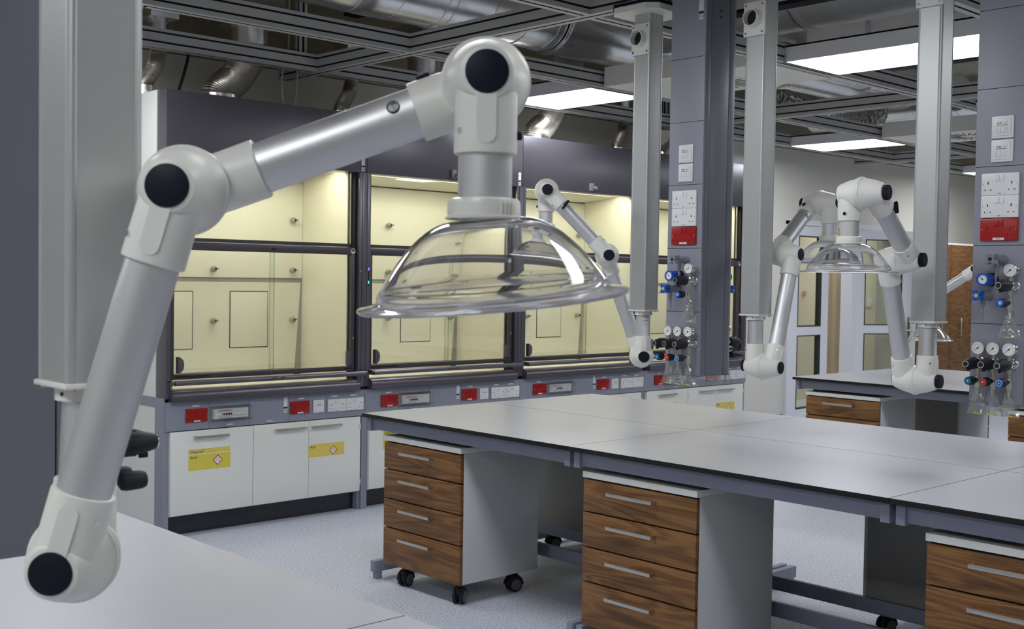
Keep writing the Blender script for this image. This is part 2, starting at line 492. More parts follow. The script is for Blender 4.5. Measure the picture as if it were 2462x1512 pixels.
# ceiling lights and air diffusers
def ceiling_light(x, y0, y1, label, group=None, wd=.61):
    cy = (y0 + y1) / 2; L = y1 - y0
    t = thing('ceiling_light', label, 'ceiling light', (x + wd / 2, cy, ZG), 0, group)
    m = MB('light_housing'); a, b = wd / 2 + .012, L / 2 + .012
    m.box(-a, a, -b, -b + .014, 0, .10); m.box(-a, a, b - .014, b, 0, .10); m.box(-a, -a + .014, -b, b, 0, .10); m.box(a - .014, a, -b, b, 0, .10); m.box(-a, a, -b, b, .09, .10)
    m.build('housing', t)
    m = MB('light_panel'); m.box(-a + .02, a - .02, -b + .02, b - .02, .003, .012); m.build('diffuser', t)
    return t
ceiling_light(6.22, 5.80, 6.76, 'glowing flat ceiling light above the third fume cupboard, left of the white air panel')
ceiling_light(6.30, 2.82, 4.22, 'largest glowing ceiling light in view, crossed by an aluminium post beside the right service tower')
ceiling_light(10.22, 5.80, 6.76, 'thin-looking glowing ceiling light high over the far glass doors')
ceiling_light(14.0, 5.80, 6.76, 'most distant ceiling light, a bright strip above the brown cupboards')
ceiling_light(2.165, 5.785, 6.76, 'ceiling light with only a bright corner showing beside the big aluminium post')
for i, (x, y0, y1) in enumerate(((2.3, 2.82, 4.22), (2.3, -.1, 1.2), (6.3, -.1, 1.2), (10.22, 2.82, 4.22), (10.22, -.1, 1.2), (-1.2, 2.82, 4.22), (-1.2, -.1, 1.2), (14.0, 2.82, 4.22))):
    ceiling_light(x, y0, y1, 'flat ceiling light of the grid outside the photographed view', 'ceiling lights out of view')

def air_panel(x0, x1, y0, y1, label):
    t = thing('air_diffuser', label, 'air vent', ((x0 + x1) / 2, (y0 + y1) / 2, ZG))
    a, b = (x1 - x0) / 2, (y1 - y0) / 2
    m = MB('diffuser_white'); m.box(-a, a, -b, b, 0, .14); m.build('vent_box', t)
    m = MB('dark_groove', 'diffuser_white')
    m.lathe([(-.004, .27), (-.002, .275), (.002, .275)], 'diffuser_white', T(0, 0, 0), 40)
    for k in range(24):
        a_ = 2 * pi * k / 24
        M = Matrix.Rotation(a_, 4, 'Z')
        m.add([(.09, -.008, -.0065), (.25, .035, -.0065), (.25, .047, -.0065), (.09, .002, -.0065)], [(0, 1, 2, 3)], 'dark_groove', M)
        m.add([(.09, -.008, -.0045), (.25, .035, -.0045), (.25, .047, -.0045), (.09, .002, -.0045)], [(0, 1, 2, 3)], 'dark_groove', M)
    m.build('swirl_slots', t)
air_panel(6.24, 7.0, 4.32, 5.70, 'white square air diffuser panel beside the light over the third fume cupboard')
air_panel(10.16, 10.92, 4.32, 5.70, 'white swirl air diffuser far back behind the right-hand aluminium post')

# ------------------------------------------------------------------ ducts in the ceiling void
def duct(name, pts, r, label, cat='duct', mat='galvanised', seams=0, rings=(), group=None, n=32, rib=0, marks=()):
    t_ = MB(mat, 'dark_groove', 'satin_steel')
    pts = [V(p) for p in pts]
    dense = []
    for a, b in zip(pts[:-1], pts[1:]):
        k = max(1, int((b - a).length / seams)) if seams else 1
        for i in range(k): dense.append(a.lerp(b, i / k))
    dense.append(pts[-1])
    t_.tube(dense, r, mat, n=n, rib=rib)
    for i, fr in enumerate(rings):
        p = pts[0].lerp(pts[-1], fr); d = (pts[-1] - pts[0]).normalized()
        t_.lathe([(-.02, r), (-.018, r + .012), (.018, r + .012), (.02, r)], mat, axis_frame(p, d), n, caps=False)
        t_.lathe([(-.045, r + .001), (-.045, r + .006), (-.04, r + .006), (-.04, r + .001)], 'satin_steel', axis_frame(p, d), n, caps=False)
    for p, d in marks:
        t_.lathe([(-.012, r), (-.010, r + .006), (.010, r + .006), (.012, r)], mat, axis_frame(p, d), n, caps=False)
    return t_.build(name, label=label, cat=cat, group=group)
def smooth(pts, k=6):
    out = []; P = [V(p) for p in pts]; P = [P[0] * 2 - P[1]] + P + [P[-1] * 2 - P[-2]]
    for i in range(1, len(P) - 2):
        for j in range(k):
            t = j / k; a, b, c, d = P[i - 1:i + 3]
            out.append(.5 * ((2 * b) + (c - a) * t + (2 * a - 5 * b + 4 * c - d) * t * t + (3 * b - a - 3 * c + d) * t ** 3))
    out.append(P[-2]); return out
duct('spiral_duct', smooth([(3.55, 6.12, 4.25), (3.56, 6.12, 3.85), (3.75, 6.12, 3.62), (4.1, 6.12, 3.56), (5.0, 6.12, 3.56), (6.05, 6.12, 3.56)]), .255, 'big shiny round duct running along above the fume cupboards, near half', rings=(), n=48, marks=[((x, 6.12, 3.56), (1, .05, 0)) for x in (4.3, 4.6, 4.95, 5.02, 5.35, 5.7, 5.98)])
duct('silencer_duct', [(6.06, 6.12, 3.58), (8.3, 6.12, 3.58)], .285, 'wide dark round silencer duct joined to the far end of the big shiny duct', rings=(.02, .97), n=48)
duct('round_duct', [(6.75, 5.6, 3.62), (6.75, -1.5, 3.62)], .30, 'pale grey round duct running away from the fume cupboards above the large ceiling light', mat='duct_jacket', rings=(.18, .42), n=48)
duct('round_duct', [(8.25, 5.2, 3.44), (10.6, 5.2, 3.44)], .17, 'slim silver duct behind the white air panel over the far aisle', rings=(.3, .7))
duct('round_duct', [(8.95, 7.0, 4.0), (8.95, 3.0, 4.0)], .27, 'wide pale duct crossing the far ceiling bay behind the posts', rings=(.4,), n=40, mat='duct_jacket')
duct('round_duct', [(11.2, 7.1, 3.5), (11.2, 1.5, 3.5)], .22, 'remote round duct over the farthest bench', rings=(.3, .6))
duct('round_duct', [(8.4, 5.78, 3.50), (10.2, 5.78, 3.50)], .19, 'silver duct running beside the far end of the silencer duct', rings=(.1, .9))
duct('foil_hose', smooth([(9.3, 6.25, 3.3), (9.8, 6.1, 3.27), (10.4, 6.2, 3.3), (10.8, 6.1, 3.35)], 8), .12, 'crumpled foil hose lying over the thin far ceiling light', mat='crumpled_foil')
duct('foil_hose', smooth([(9.0, 2.5, 3.38), (9.6, 2.9, 3.34), (10.1, 3.6, 3.36), (10.4, 4.0, 3.4)], 8), .15, 'crumpled foil hose beside the right service tower in the far ceiling', mat='crumpled_foil')
def box_duct(x0, x1, y0, y1, z0, z1, label):
    m = MB('duct_jacket', 'galvanised'); m.box(x0, x1, y0, y1, z0, z1, 0, c=.01)
    for k in range(1, 4):
        y = y0 + (y1 - y0) * k / 4; m.box(x0 - .02, x1 + .02, y - .015, y + .015, z0 - .02, z1 + .02, 'galvanised')
    m.build('rectangular_duct', label=label, cat='duct')
box_duct(7.75, 8.15, 2.9, 5.0, 3.42, 3.8, 'pale rectangular duct over the aisle between the two bench islands')
box_duct(9.3, 10.6, 1.6, 4.0, 3.62, 4.0, 'pale wide rectangular duct beyond the largest ceiling light')
duct('copper_pipe', [(7.6, 2.2, 3.33), (7.6, 5.6, 3.33)], .03, 'thin copper pipe beneath the ducts beside the right service tower', 'pipe', 'copper', n=12)
duct('steel_pipe', [(7.9, 1.8, 3.30), (7.9, 5.6, 3.30)], .025, 'thin pale steel pipe running next to the copper one', 'pipe', 'satin_steel', n=12)
duct('sprinkler_pipe', [(2.0, 7.25, 3.42), (10.5, 7.25, 3.42)], .03, 'long dark pipe along the wall above the fume cupboards', 'pipe', 'copper', n=12)
def tray(p0, p1, label):
    m = MB('black_cap', 'dark_groove'); p0 = V(p0); p1 = V(p1)
    d = p1 - p0; M = axis_frame(p0, d)
    m.box(-.06, .06, -.012, .012, 0, d.length, 0, M)
    for k in (.1, .5, .9):
        p = p0.lerp(p1, k); m.cyl(p, (p.x, p.y, ZC), .007, n=8)
    m.build('hanger_rail', label=label, cat='rail')
tray((6.3, 5.0, 3.38), (6.3, 2.6, 3.38), 'black support rail on rods above the largest ceiling light')
tray((4.9, 6.95, 3.5), (4.9, 6.46, 3.5), 'short dark rail on rods over the nearer fume cupboards')
tray((5.9, 6.98, 3.5), (5.9, 6.46, 3.5), 'short dark rail hung left of the silencer duct')
tray((8.6, 4.95, 3.35), (8.6, 3.2, 3.35), 'long black rail in the far ceiling bay')

# ------------------------------------------------------------------ electrical fittings (facing -Y, origin at centre of back face)
def m_double_socket(col):
    def f():
        m = MB(col, 'dark_groove', 'label_white', 'satin_steel')
        m.box(-.0735, .0735, -.012, 0, -.043, .043, col, c=.004)
        for x in (-.0095, .0095): m.box(x - .0075, x + .0075, -.0155, -.011, .012, .037, col, c=.0015)
        for sx in (-1, 1):
            cx = sx * .046
            m.box(cx - .002, cx + .002, -.0126, -.010, .000, .010, 'dark_groove')
            m.box(cx - .0135, cx - .0085, -.0126, -.010, -.0235, -.0195, 'dark_groove'); m.box(cx + .0085, cx + .0135, -.0126, -.010, -.0235, -.0195, 'dark_groove')
            m.lathe([(0, .0028), (.001, .0022)], 'satin_steel', Fr((sx * .066, -.012, .001), (1, 0, 0), (0, -1, 0)), 10)
        m.box(-.022, .022, -.0128, -.010, -.040, -.031, 'label_white')
        for k in range(4): m.box(-.006 + k * .003, -.0045 + k * .003, -.0131, -.0125, -.0375, -.0335, 'dark_groove')
        return m.mesh('double_socket')
    return cached('ds' + col, f)
def m_switch_plate(txt):
    def f():
        m = MB('socket_white', 'dark_groove', 'label_white', 'ink')
        m.box(-.043, .043, -.008, 0, -.043, .043, 'socket_white', c=.004)
        m.box(-.034, .034, -.0115, -.006, -.034, .034, 'socket_white', c=.003)
        m.box(-.022, .022, -.013, -.010, -.026, .026, 'socket_white', c=.0015)
        m.box(-.020, .020, -.0134, -.012, .008, .022, 'label_white')
        m.box(-.020, .020, -.0138, -.0125, .006, .0075, 'ink')
        if txt:
            m.text(txt, .009, 'ink', Fr((-.018, -.0140, .0115), (1, 0, 0), (0, -1, 0)))
            for a in (-1, 1): m.box(.006, .018, -.0139, -.0134, .0145, .0150, 'ink', T(.012, 0, .0148) @ Matrix.Rotation(a * .7, 4, 'Y') @ T(-.012, 0, -.0148))
        for x in (-.02, -.004, .012): m.box(x, x + .0004, -.0134, -.0128, -.02, .0, 'dark_groove')
        m.box(-.02, .014, -.0134, -.0128, -.0205, -.02, 'dark_groove')
        return m.mesh('switch_plate')
    return cached('sw' + txt, f)
def m_small_switch():
    def f():
        m = MB('socket_white', 'dark_groove', 'label_white')
        m.box(-.043, .043, -.010, 0, -.043, .043, 'socket_white', c=.004)
        m.box(-.032, .032, -.0125, -.008, -.034, .030, 'socket_white', c=.002)
        m.box(-.017, .017, -.0130, -.012, .006, .008, 'dark_groove'); m.box(-.017, .017, -.0130, -.012, .012, .014, 'dark_groove')
        return m.mesh('thermostat')
    return cached('smallsw', f)
def m_breaker():
    def f():
        m = MB('breaker_tray', 'socket_white', 'bag_plastic', 'valve_blue', 'black_cap', 'sticker_red')
        m.box(-.125, .125, -.012, 0, -.03, .03, 'breaker_tray')
        m.box(-.118, .118, -.02, -.01, -.012, .008, 'socket_white')
        for k in range(4):
            m.box(-.07 + k * .018, -.056 + k * .018, -.034, -.018, -.022, .020, 'socket_white')
            m.box(-.067 + k * .018, -.059 + k * .018, -.040, -.032, -.006, .006, 'valve_blue' if k == 0 else 'black_cap')
        m.box(-.105, -.005, -.036, -.034, .020, .024, 'sticker_red')
        return m.mesh('breaker')
    return cached('brk', f)
def m_breaker_cover():
    def f():
        m = MB('clear_cover')
        P = [(-.135, -.045), (.135, -.045), (.145, .045), (-.145, .045)]
        m.box(-.142, .142, -.005, 0, -.050, -.040); m.box(-.142, .142, -.005, 0, .040, .050)
        m.box(-.135, .135, -.052, -.049, -.040, .040)
        for z in (-.042, .040): m.box(-.135, .135, -.052, 0, z, z + .003)
        for x in (-.138, .135): m.box(x, x + .003, -.052, 0, -.042, .043)
        for x in (-.07, .04): m.box(x, x + .03, -.058, -.050, -.047, -.038)
        return m.mesh('breaker_cover')
    return cached('brkc', f)
def m_gs_label():
    def f():
        m = MB('label_white', 'ink')
        m.box(-.014, .014, -.001, 0, .018, .050, 'label_white')
        m.box(-.014, .014, -.001, 0, -.012, .018, 'label_white'); m.box(-.014, .014, -.0013, 0, -.024, -.011, 'ink')
        m.box(-.014, .014, -.001, 0, -.050, -.024, 'label_white')
        m.ring(.0045, .0065, 0, .0014, 'ink', Fr((-.0065, 0, -.037), (1, 0, 0), (0, -1, 0)), 14)
        m.text('GS', .013, 'ink', Fr((-.001, -.0015, -.041), (1, 0, 0), (0, -1, 0)))
        for k in range(5): m.box(-.010, .008, -.0013, 0, .042 - k * .006, .0425 - k * .006, 'ink')
        return m.mesh('gs_label')
    return cached('gs', f)

# ------------------------------------------------------------------ fume cupboards
HW = 1.497
def m_sticker(two):
    def f():
        m = MB('sticker_yellow', 'sticker_band', 'ink', 'sticker_red', 'sticker_white')
        if two:
            m.box(-.145, .145, -.0006, 0, -.066, .031, 'sticker_yellow'); m.box(-.145, .145, -.0006, 0, .035, .066, 'sticker_band')
            m.box(-.145, .145, -.0005, 0, .031, .035, 'sticker_white')
            m.text('Disposal', .026, 'ink', Fr((-.135, -.001, .041), (1, 0, 0), (0, -1, 0)), shear=.25)
            m.text('Acid', .026, 'ink', Fr((-.135, -.001, .006), (1, 0, 0), (0, -1, 0)), shear=.25)
            c = (.056, -.014)
        else:
            m.box(-.145, .145, -.0006, 0, -.0425, .0425, 'sticker_band')
            m.text('Acid', .024, 'ink', Fr((-.136, -.001, .018), (1, 0, 0), (0, -1, 0)), shear=.25)
            c = (.055, -.008)
        for r, y, mt in ((.034, -.0010, 'sticker_red'), (.0265, -.0014, 'sticker_white')):
            m.prism([(c[0] - r, c[1]), (c[0], c[1] - r), (c[0] + r, c[1]), (c[0], c[1] + r)], 0, -y, mt, FACE)
        def bar(x, z, a, l, h): m.box(-l / 2, l / 2, -.0018, -.001, -h / 2, h / 2, 'ink', T(c[0] + x, 0, c[1] + z) @ Matrix.Rotation(a, 4, 'Y'))
        bar(-.006, .009, -.5, .012, .0025); bar(.005, .011, -.4, .012, .0025); bar(-.008, -.004, 0, .010, .002); bar(.009, -.004, .1, .013, .004)
        return m.mesh('sticker')
    return cached('stk%d' % two, f)
def bar_handle(L):
    def f():
        m = MB('satin_steel')
        m.box(-L / 2, L / 2, -.034, -.022, -.0075, .0075, c=.0015)
        for x in (-L / 2 + .005, L / 2 - .005): m.box(x - .005, x + .005, -.026, 0, -.0065, .0065)
        return m.mesh('bar_handle')
    return cached('bh%g' % L, f)
def m_peg():
    def f():
        m = MB('knob_grey', 'black_cap')
        m.lathe([(0, .016), (.018, .021), (.03, .021), (.045, .012)], 'knob_grey', Fr((0, 0, 0), (1, 0, 0), (0, -1, 0)), 16)
        m.cyl((0, -.045, 0), (0, -.052, 0), .007, 'black_cap', n=10); m.cyl((-.01, -.035, .002), (.026, -.045, .002), .006, 'knob_grey', n=8)
        return m.mesh('peg')
    return cached('peg', f)

def make_hood(x0, label, leds):
    t = thing('fume_cupboard', label, 'fume cupboard', (x0, 6.6, 0), 0)
    # body shell
    b = MB('white_panel', 'plum_metal', 'plum_frame')
    b.box(0, .02, .12, .895, .86, 2.752); b.box(HW - .02, HW, .12, .895, .86, 2.752); b.box(.02, HW - .02, .87, .895, .86, 2.752)
    b.box(.02, HW - .02, .12, .87, 2.70, 2.745)
    b.build('body', t)
    c = MB('plum_metal'); c.box(.001, HW - .002, 0, .12, 2.345, 2.748, c=.003); canopy = c.build('canopy', t)
    place(m_gs_label(), 'label', canopy, (HW - .035, -.0005, 2.405))
    k = MB('latch_grey')
    k.box(.76, .80, -.02, 0, 2.362, 2.425, c=.003); k.lathe([(0, .012), (.012, .016), (.03, .013)], 'latch_grey', Fr((.80, -.02, 2.385), (1, 0, 0), (0, -1, 0)), 16)
    k.build('canopy_latch', canopy)
    # posts
    p = MB('plum_metal', 'plum_frame', 'dark_groove')
    p.box(HW - .066, HW - .001, -.008, .12, .86, 2.345, 'plum_metal', c=.003)
    p.box(HW - .084, HW - .066, .02, .12, .86, 2.345, 'dark_groove')
    p.box(HW - .0425, HW - .0395, -.0095, -.006, .86, 2.345, 'dark_groove')
    p.build('post', t)
    p = MB('plum_metal'); p.box(.001, .032, -.008, .12, .86, 2.345, 'plum_metal', c=.003); p.build('post', t)
    # sash
    s = MB('plum_frame'); y0, y1 = .012, .04
    s.box(.033, HW - .085, y0, y1, 1.775, 1.826, c=.002); s.box(.033, HW - .085, y0, y1, .974, 1.006, c=.002)
    s.box(.033, .064, y0, y1, 1.0, 1.78, c=.002); s.box(HW - .112, HW - .085, y0, y1, 1.0, 1.78, c=.002)
    sash = s.build('sash', t)
    g = MB('window_glass', 'glass_edge'); g.box(.06, .775, .020, .025, 1.0, 1.78); g.box(.773, .776, .019, .026, 1.0, 1.78, 'glass_edge'); g.build('sliding_pane', sash)
    g = MB('window_glass', 'glass_edge'); g.box(.75, HW - .108, .030, .035, 1.0, 1.78); g.box(.747, .750, .029, .036, 1.0, 1.78, 'glass_edge'); g.build('sliding_pane', sash)
    for x, sg in ((.082, 1), (HW - .122, -1)):
        h = MB('plum_metal')
        pr = [(0, -.05), (.012 * sg, -.05), (.034 * sg, -.03), (.040 * sg, 0), (.034 * sg, .03), (.012 * sg, .05), (0, .05)]
        if sg > 0: h.prism(pr, -.02, .012, 0, T(x, .0, 1.065) @ FACE)
        else: h.box(x - .03, x, .0, .018, 1.015, 1.11)
        h.build('pane_grip', sash)
    for xa, xb in ((.065, .30), (HW - .17, HW - .10)):
        r = MB('dark_groove'); r.box(xa, xb, .0095, .012, .987, .996, 'dark_groove'); r.build('sash_marking', sash)
    r = MB('dark_groove')
    r.prism([(-.022, -.007), (.022, -.007), (.013, .004), (0, .010), (-.013, .004)], 0, .001, 'dark_groove', T(.765, .012, 1.80) @ FACE)
    r.build('sash_marking', sash)
    q = MB('label_white', 'ink')
    q.lathe([(0, .019), (.001, .019)], 'label_white', Fr((HW - .102, .012, 1.80), (1, 0, 0), (0, -1, 0)), 20)
    q.prism([(.013 * cos(a * pi / 8), .013 * sin(a * pi / 8)) for a in range(9)], .001, .0016, 'ink', T(HW - .102, .012, 1.80) @ FACE)
    q.build('round_sticker', sash)
    q = MB('tag_yellow')
    q.prism([(-.008, 0), (.006, -.007), (.006, .007)], .0, .001, 0, T(HW - .052, -.008, 1.665) @ FACE)
    q.prism([(.008, 0), (-.006, -.007), (-.006, .007)], .0, .001, 0, T(HW - .094, .012, 1.20) @ FACE)
    q.build('arrow_sticker', sash)
    u = MB('window_glass', 'satin_steel', 'plum_frame')
    u.box(.035, HW - .095, .062, .067, 1.85, 2.345, 'window_glass'); u.box(HW - .095, HW - .084, .055, .07, 1.85, 2.345, 'satin_steel')
    u.box(.033, HW - .084, .045, .075, 1.829, 1.852, 'plum_frame')
    u.build('upper_pane', t)
    # sash hand rail with chrome ends
    a = MB('plum_metal', 'plum_frame')
    a.tube([(.035, -.055, .958), (HW - .03, -.055, .958)], .0165, 'plum_metal', n=16)
    for x in (.02, HW - .03): a.box(x - .004, x + .004, -.06, .02, .944, .972, 'plum_frame')
    for k_ in (0, 1): a.prism([(-.03 + .06 * k_, -.007), (.0 + .06 * k_, -.007), (.03 + .06 * k_, .007), (.0 + .06 * k_, .007)], 0, .0015, 'plum_frame', T(.72, -.071, .958) @ FACE)
    rail = a.build('hand_rail', t)
    for x in (.022, HW - .032):
        e = MB('chrome'); e.lathe([(0, .006), (.004, .006)], 0, Fr((x, -.068, .968), (1, 0, 0), (0, -1, 0)), 12); e.box(x - .006, x + .006, -.066, -.0, .966, .974)
        e.build('rail_bracket', rail)
    # sill
    sp = [(.02, .917), (-.010, .915), (-.035, .905), (-.048, .888), (-.050, .868), (-.046, .846), (.02, .846)]
    m = MB('plum_metal'); Msill = Matrix(((0, 0, 1, 0), (1, 0, 0, 0), (0, 1, 0, 0), (0, 0, 0, 1)))
    m.prism(sp, .03, HW - .07, 0, Msill); m.box(.03, HW - .07, -.052, .02, .838, .846, 0); m.build('sill', t)
    # lining
    l = MB('liner_cream', 'dark_groove')
    l.box(.085, .095, .08, .66, .905, 2.40); l.box(HW - .105, HW - .095, .08, .66, .905, 2.40)
    l.box(.085, HW - .095, .66, .67, .905, 2.40); l.prism([(.25, 2.357), (.67, 2.317), (.67, 2.321), (.25, 2.361)], .085, HW - .095, 0, Matrix(((0, 0, 1, 0), (1, 0, 0, 0), (0, 1, 0, 0), (0, 0, 0, 1))))
    l.box(.02, HW - .02, .02, .67, .885, .905)
    l.build('lining', t)
    bf = MB('liner_cream', 'drawer_gap')
    bf.box(.098, HW - .108, .640, .645, 1.606, 2.312); bf.box(.098, HW - .108, .6395, .6445, 2.312, 2.316, 'drawer_gap')
    bf.add([(.13, .640, .955), (HW - .165, .640, .955), (HW - .118, .640, 1.575), (.098, .640, 1.575)], [(0, 1, 2, 3)], 'liner_cream')
    bf.add([(.13, .644, .955), (HW - .165, .644, .955), (HW - .118, .644, 1.575), (.098, .644, 1.575)], [(0, 1, 2, 3)], 'liner_cream')
    bf.box(.096, HW - .106, .646, .659, .93, 1.606, 'knob_grey')
    bf.add([(HW - .165, .652, .905), (HW - .1065, .652, .905), (HW - .1065, .652, 1.51), (HW - .125, .652, 1.51)], [(0, 1, 2, 3)], 'drawer_gap')  # dark sheet standing in for shade in the tapered side gap
    baf = bf.build('baffle', t)
    for xa in (.215, .80):
        f = MB('drawer_gap', 'liner_cream')
        f.box(xa, xa + .306, .6375, .6405, 1.113, 1.512, 'drawer_gap', c=.0014); f.box(xa + .006, xa + .300, .6355, .6385, 1.119, 1.506, 'liner_cream', c=.0012)
        f.build('inspection_panel', baf)
    for x in (.13, .667, 1.30):
        for z in (2.025, 1.665, 1.307): place(m_peg(), 'peg', baf, (x, .640, z))
    lamp = MB('hood_lamp', 'white_panel')
    lamp.box(.20, HW - .20, .124, .205, 2.372, 2.38, 'hood_lamp'); lamp.build('interior_lamp', t)
    sh = MB('white_panel'); sh.box(.085, HW - .095, .121, .25, 2.382, 2.39); sh.box(.085, HW - .095, .25, .256, 2.361, 2.39)
    sh.build('lamp_cover', t)
    # indicator strip
    d = MB('led_blue', 'led_green', 'black_cap')
    d.box(.012, .020, -.0095, -.008, 1.56, 1.70, 'black_cap')
    for z in (1.686, 1.674): d.box(.013, .019, -.0105, -.009, z - .004, z + .004, 'led_blue')
    if leds:
        for z in (1.592, 1.581): d.box(.013, .019, -.0105, -.009, z - .005, z + .005, 'led_green')
    d.build('indicator_strip', t)
    # service panel with sockets
    f = MB('grey_powder', 'dark_groove', 'label_white')
    f.box(0, HW - .001, -.012, .02, .66, .838, 'grey_powder')
    for x in (.292, .580, .876, 1.172, HW - .012): f.box(x, x + .0015, -.0126, -.011, .662, .836, 'dark_groove')
    for x in (.20, .97, 1.235, 1.39): f.box(x - .025, x + .025, -.0128, -.012, .803 + .0, .812, 'label_white')
    for x in (.44, .73): f.box(x - .022, x + .022, -.0128, -.012, .672, .679, 'label_white')
    sp_ = f.build('service_panel', t)
    place(m_double_socket('socket_red'), 'red_socket', sp_, (.205, -.012, .75))
    place(m_breaker(), 'breaker_row', sp_, (.438, -.012, .748)); place(m_breaker_cover(), 'breaker_cover', sp_, (.438, -.012, .748))
    place(m_gs_label(), 'label', sp_, (.848, -.0125, .772))
    place(m_double_socket('socket_red'), 'red_socket', sp_, (.957, -.012, .75))
    place(m_small_switch(), 'thermostat_switch', sp_, (1.104, -.012, .748))
    place(m_double_socket('socket_white'), 'white_socket', sp_, (1.251, -.012, .746)); place(m_double_socket('socket_white'), 'white_socket', sp_, (1.400, -.012, .746))
    # base frame
    fr = MB('grey_powder')
    fr.box(0, .026, 0, .10, 0, .66); fr.box(HW - .045, HW - .024, .02, .10, 0, .66); fr.box(HW - .022, HW - .001, 0, .10, 0, .66)
    fr.box(0, HW, .05, .88, .655, .862)
    fr.build('base_frame', t)
    if x0 < 3.5:
        sd = MB('white_panel'); sd.box(-.004, 0, .12, .895, .0, .80); sd.box(-.004, 0, .12, .895, .862, 2.752); sd.build('side_panel', t)
        sd = MB('grey_powder'); sd.box(-.006, .0, .0, .895, .80, .862); sd.box(-.006, 0, 0, .12, 0, .80); sd.build('side_trim', t)
    return t
def door_mesh(w_):
    m = MB('cabinet_white'); m.box(.0015, w_ - .0015, -.0, .018, .137, .654, c=.0015); return m.mesh('door')
def make_cabinet(x0, kind, label, group=None):
    """A: single door, B: double door ; origin left front of the cabinet"""
    wd = .576 if kind == 'A' else .845
    t = thing('base_cabinet', label, 'cabinet', (x0, 6.58, 0), 0, group)
    m = MB('cabinet_white'); m.box(0, wd, .02, .80, .13, .652); m.build('carcass', t)
    m = MB('plinth_navy'); m.box(0, wd, .085, .75, 0, .13); m.build('plinth', t)
    doors = [(0, wd)] if kind == 'A' else [(0, .422), (.422, .845)]
    for i, (a, b) in enumerate(doors):
        d = place(cached('dm%g' % (b - a), lambda: door_mesh(b - a)), 'door', t, (a, 0, 0))
        hx = .272 if kind == 'A' else (.275 if i == 0 else .133)
        place(bar_handle(.233), 'handle', d, (hx, 0, .614))
        if kind == 'A': place(m_sticker(1), 'hazard_sticker', d, (.266, -.0005, .472))
        elif i == 1: place(m_sticker(0), 'hazard_sticker', d, (.143, -.0005, .449))
        hm = cached('hinge', lambda: MB('socket_white').box(-.006, .006, -.006, .004, -.02, .02, c=.001).mesh('hinge'))
        if kind == 'B':
            for z in (.585, .20): place(hm, 'hinge', d, (0.006 if i == 0 else b - a - .006, 0, z))
    return t
def vent_hose(pts, r, box_r, label, name='vent_hose'):
    t = thing(name, label, 'vent hose', pts[0])
    P = smooth([V(p) - V(pts[0]) for p in pts], 26)
    m = MB('flex_aluminium'); m.tube(P, r, 0, n=32, rib=-.0042); m.build('flexible_hose', t)
    e = P[-1]
    m = MB('galvanised', 'dark_groove')
    m.lathe([(-.03, r + .006), (0, r + .008), (.0, box_r), (.11, box_r), (.11, box_r + .008), (.13, box_r + .008), (.13, box_r - .01)], 'galvanised', T(*e), 32)
    m.ring(r, r + .014, -.03, -.012, 'dark_groove', T(*e)); m.build('spigot', t)
    m = MB('galvanised'); m.box(-box_r - .04, box_r + .04, -box_r - .04, box_r + .04, .13, .36 if r > .08 else .3, 0, T(*e)); m.build('damper_box', t)
    m = MB('galvanised'); m.lathe([(-.028, r + .02), (.0, r + .02), (.0, r + .003), (.035, r + .003)], 0, T(0, 0, 0), 32); m.build('collar', t)
    return t
HX = (3.31, 4.807, 6.304, 7.801)
HL = ('fume cupboard at the near left end of the row, with the white side panel', 'second fume cupboard of the row, seen behind the big clear dome',
      'third fume cupboard of the row, behind the small clear dome and its arm', 'last fume cupboard of the row, mostly behind the tall service tower')
CA = ('white single-door cabinet under the first fume cupboard, large Disposal Acid sticker', 'white single-door cabinet under the second fume cupboard, partly behind the first drawer unit',
      'white single-door cabinet under the third fume cupboard, hidden by the worktop', 'white single-door cabinet under the last fume cupboard, below the service tower')
CB = ('white two-door cabinet under the first fume cupboard, Acid sticker on its right door', 'white two-door cabinet under the second fume cupboard, behind the bench',
      'white two-door cabinet under the third fume cupboard, just its top showing', 'white two-door cabinet at the far end of the fume cupboard row')
ORD = ('first', 'second', 'third', 'last')
for i, x0 in enumerate(HX):
    make_hood(x0, HL[i], i != 2)
    make_cabinet(x0 + .028, 'A', CA[i]); make_cabinet(x0 + .605, 'B', CB[i])
    dx = (.0, .03, -.06, -.05)[i]
    cx = x0 + .62 + dx
    vent_hose([(cx - .05, 7.0, 2.782), (cx - .045, 7.0, 2.835), (cx + .07, 7.0, 2.94), (cx + .155, 7.0, 3.07), (cx + .17, 7.0, 3.17)], .114, .134, 'wide ribbed metal hose rising from the %s fume cupboard' % ORD[i])
    cx = x0 - .02 + (0, .0, .03, .0)[i]
    vent_hose([(cx + .08, 7.02, 2.784), (cx + .085, 7.02, 2.84), (cx + .15, 7.02, 2.95), (cx + .17, 7.02, 3.03), (cx + .17, 7.02, 3.12)], .052, .056, 'slim ribbed metal hose beside the wide one over the %s fume cupboard' % ORD[i])
def cable(pts, r, label, mat='cable_white', cat='cable'):
    m = MB(mat); m.tube(smooth(pts, 8), r, 0, n=8); m.build('cable', label=label, cat=cat)
cable([(4.29, 6.8, 3.9), (4.29, 6.8, 3.2), (4.24, 6.8, 2.95), (4.26, 6.8, 2.752)], .005, 'thin pale cable dropping onto the first fume cupboard, left of its pair')
cable([(4.36, 6.8, 3.9), (4.35, 6.8, 3.2), (4.36, 6.8, 2.95), (4.34, 6.8, 2.752)], .005, 'thin pale cable dropping onto the first fume cupboard, right of its pair')
cable([(3.56, 7.0, 3.19), (3.62, 7.0, 3.15), (3.66, 7.0, 3.05), (3.58, 7.0, 2.76)], .011, 'dark grey hose looping down to the first fume cupboard', 'black_rubber')
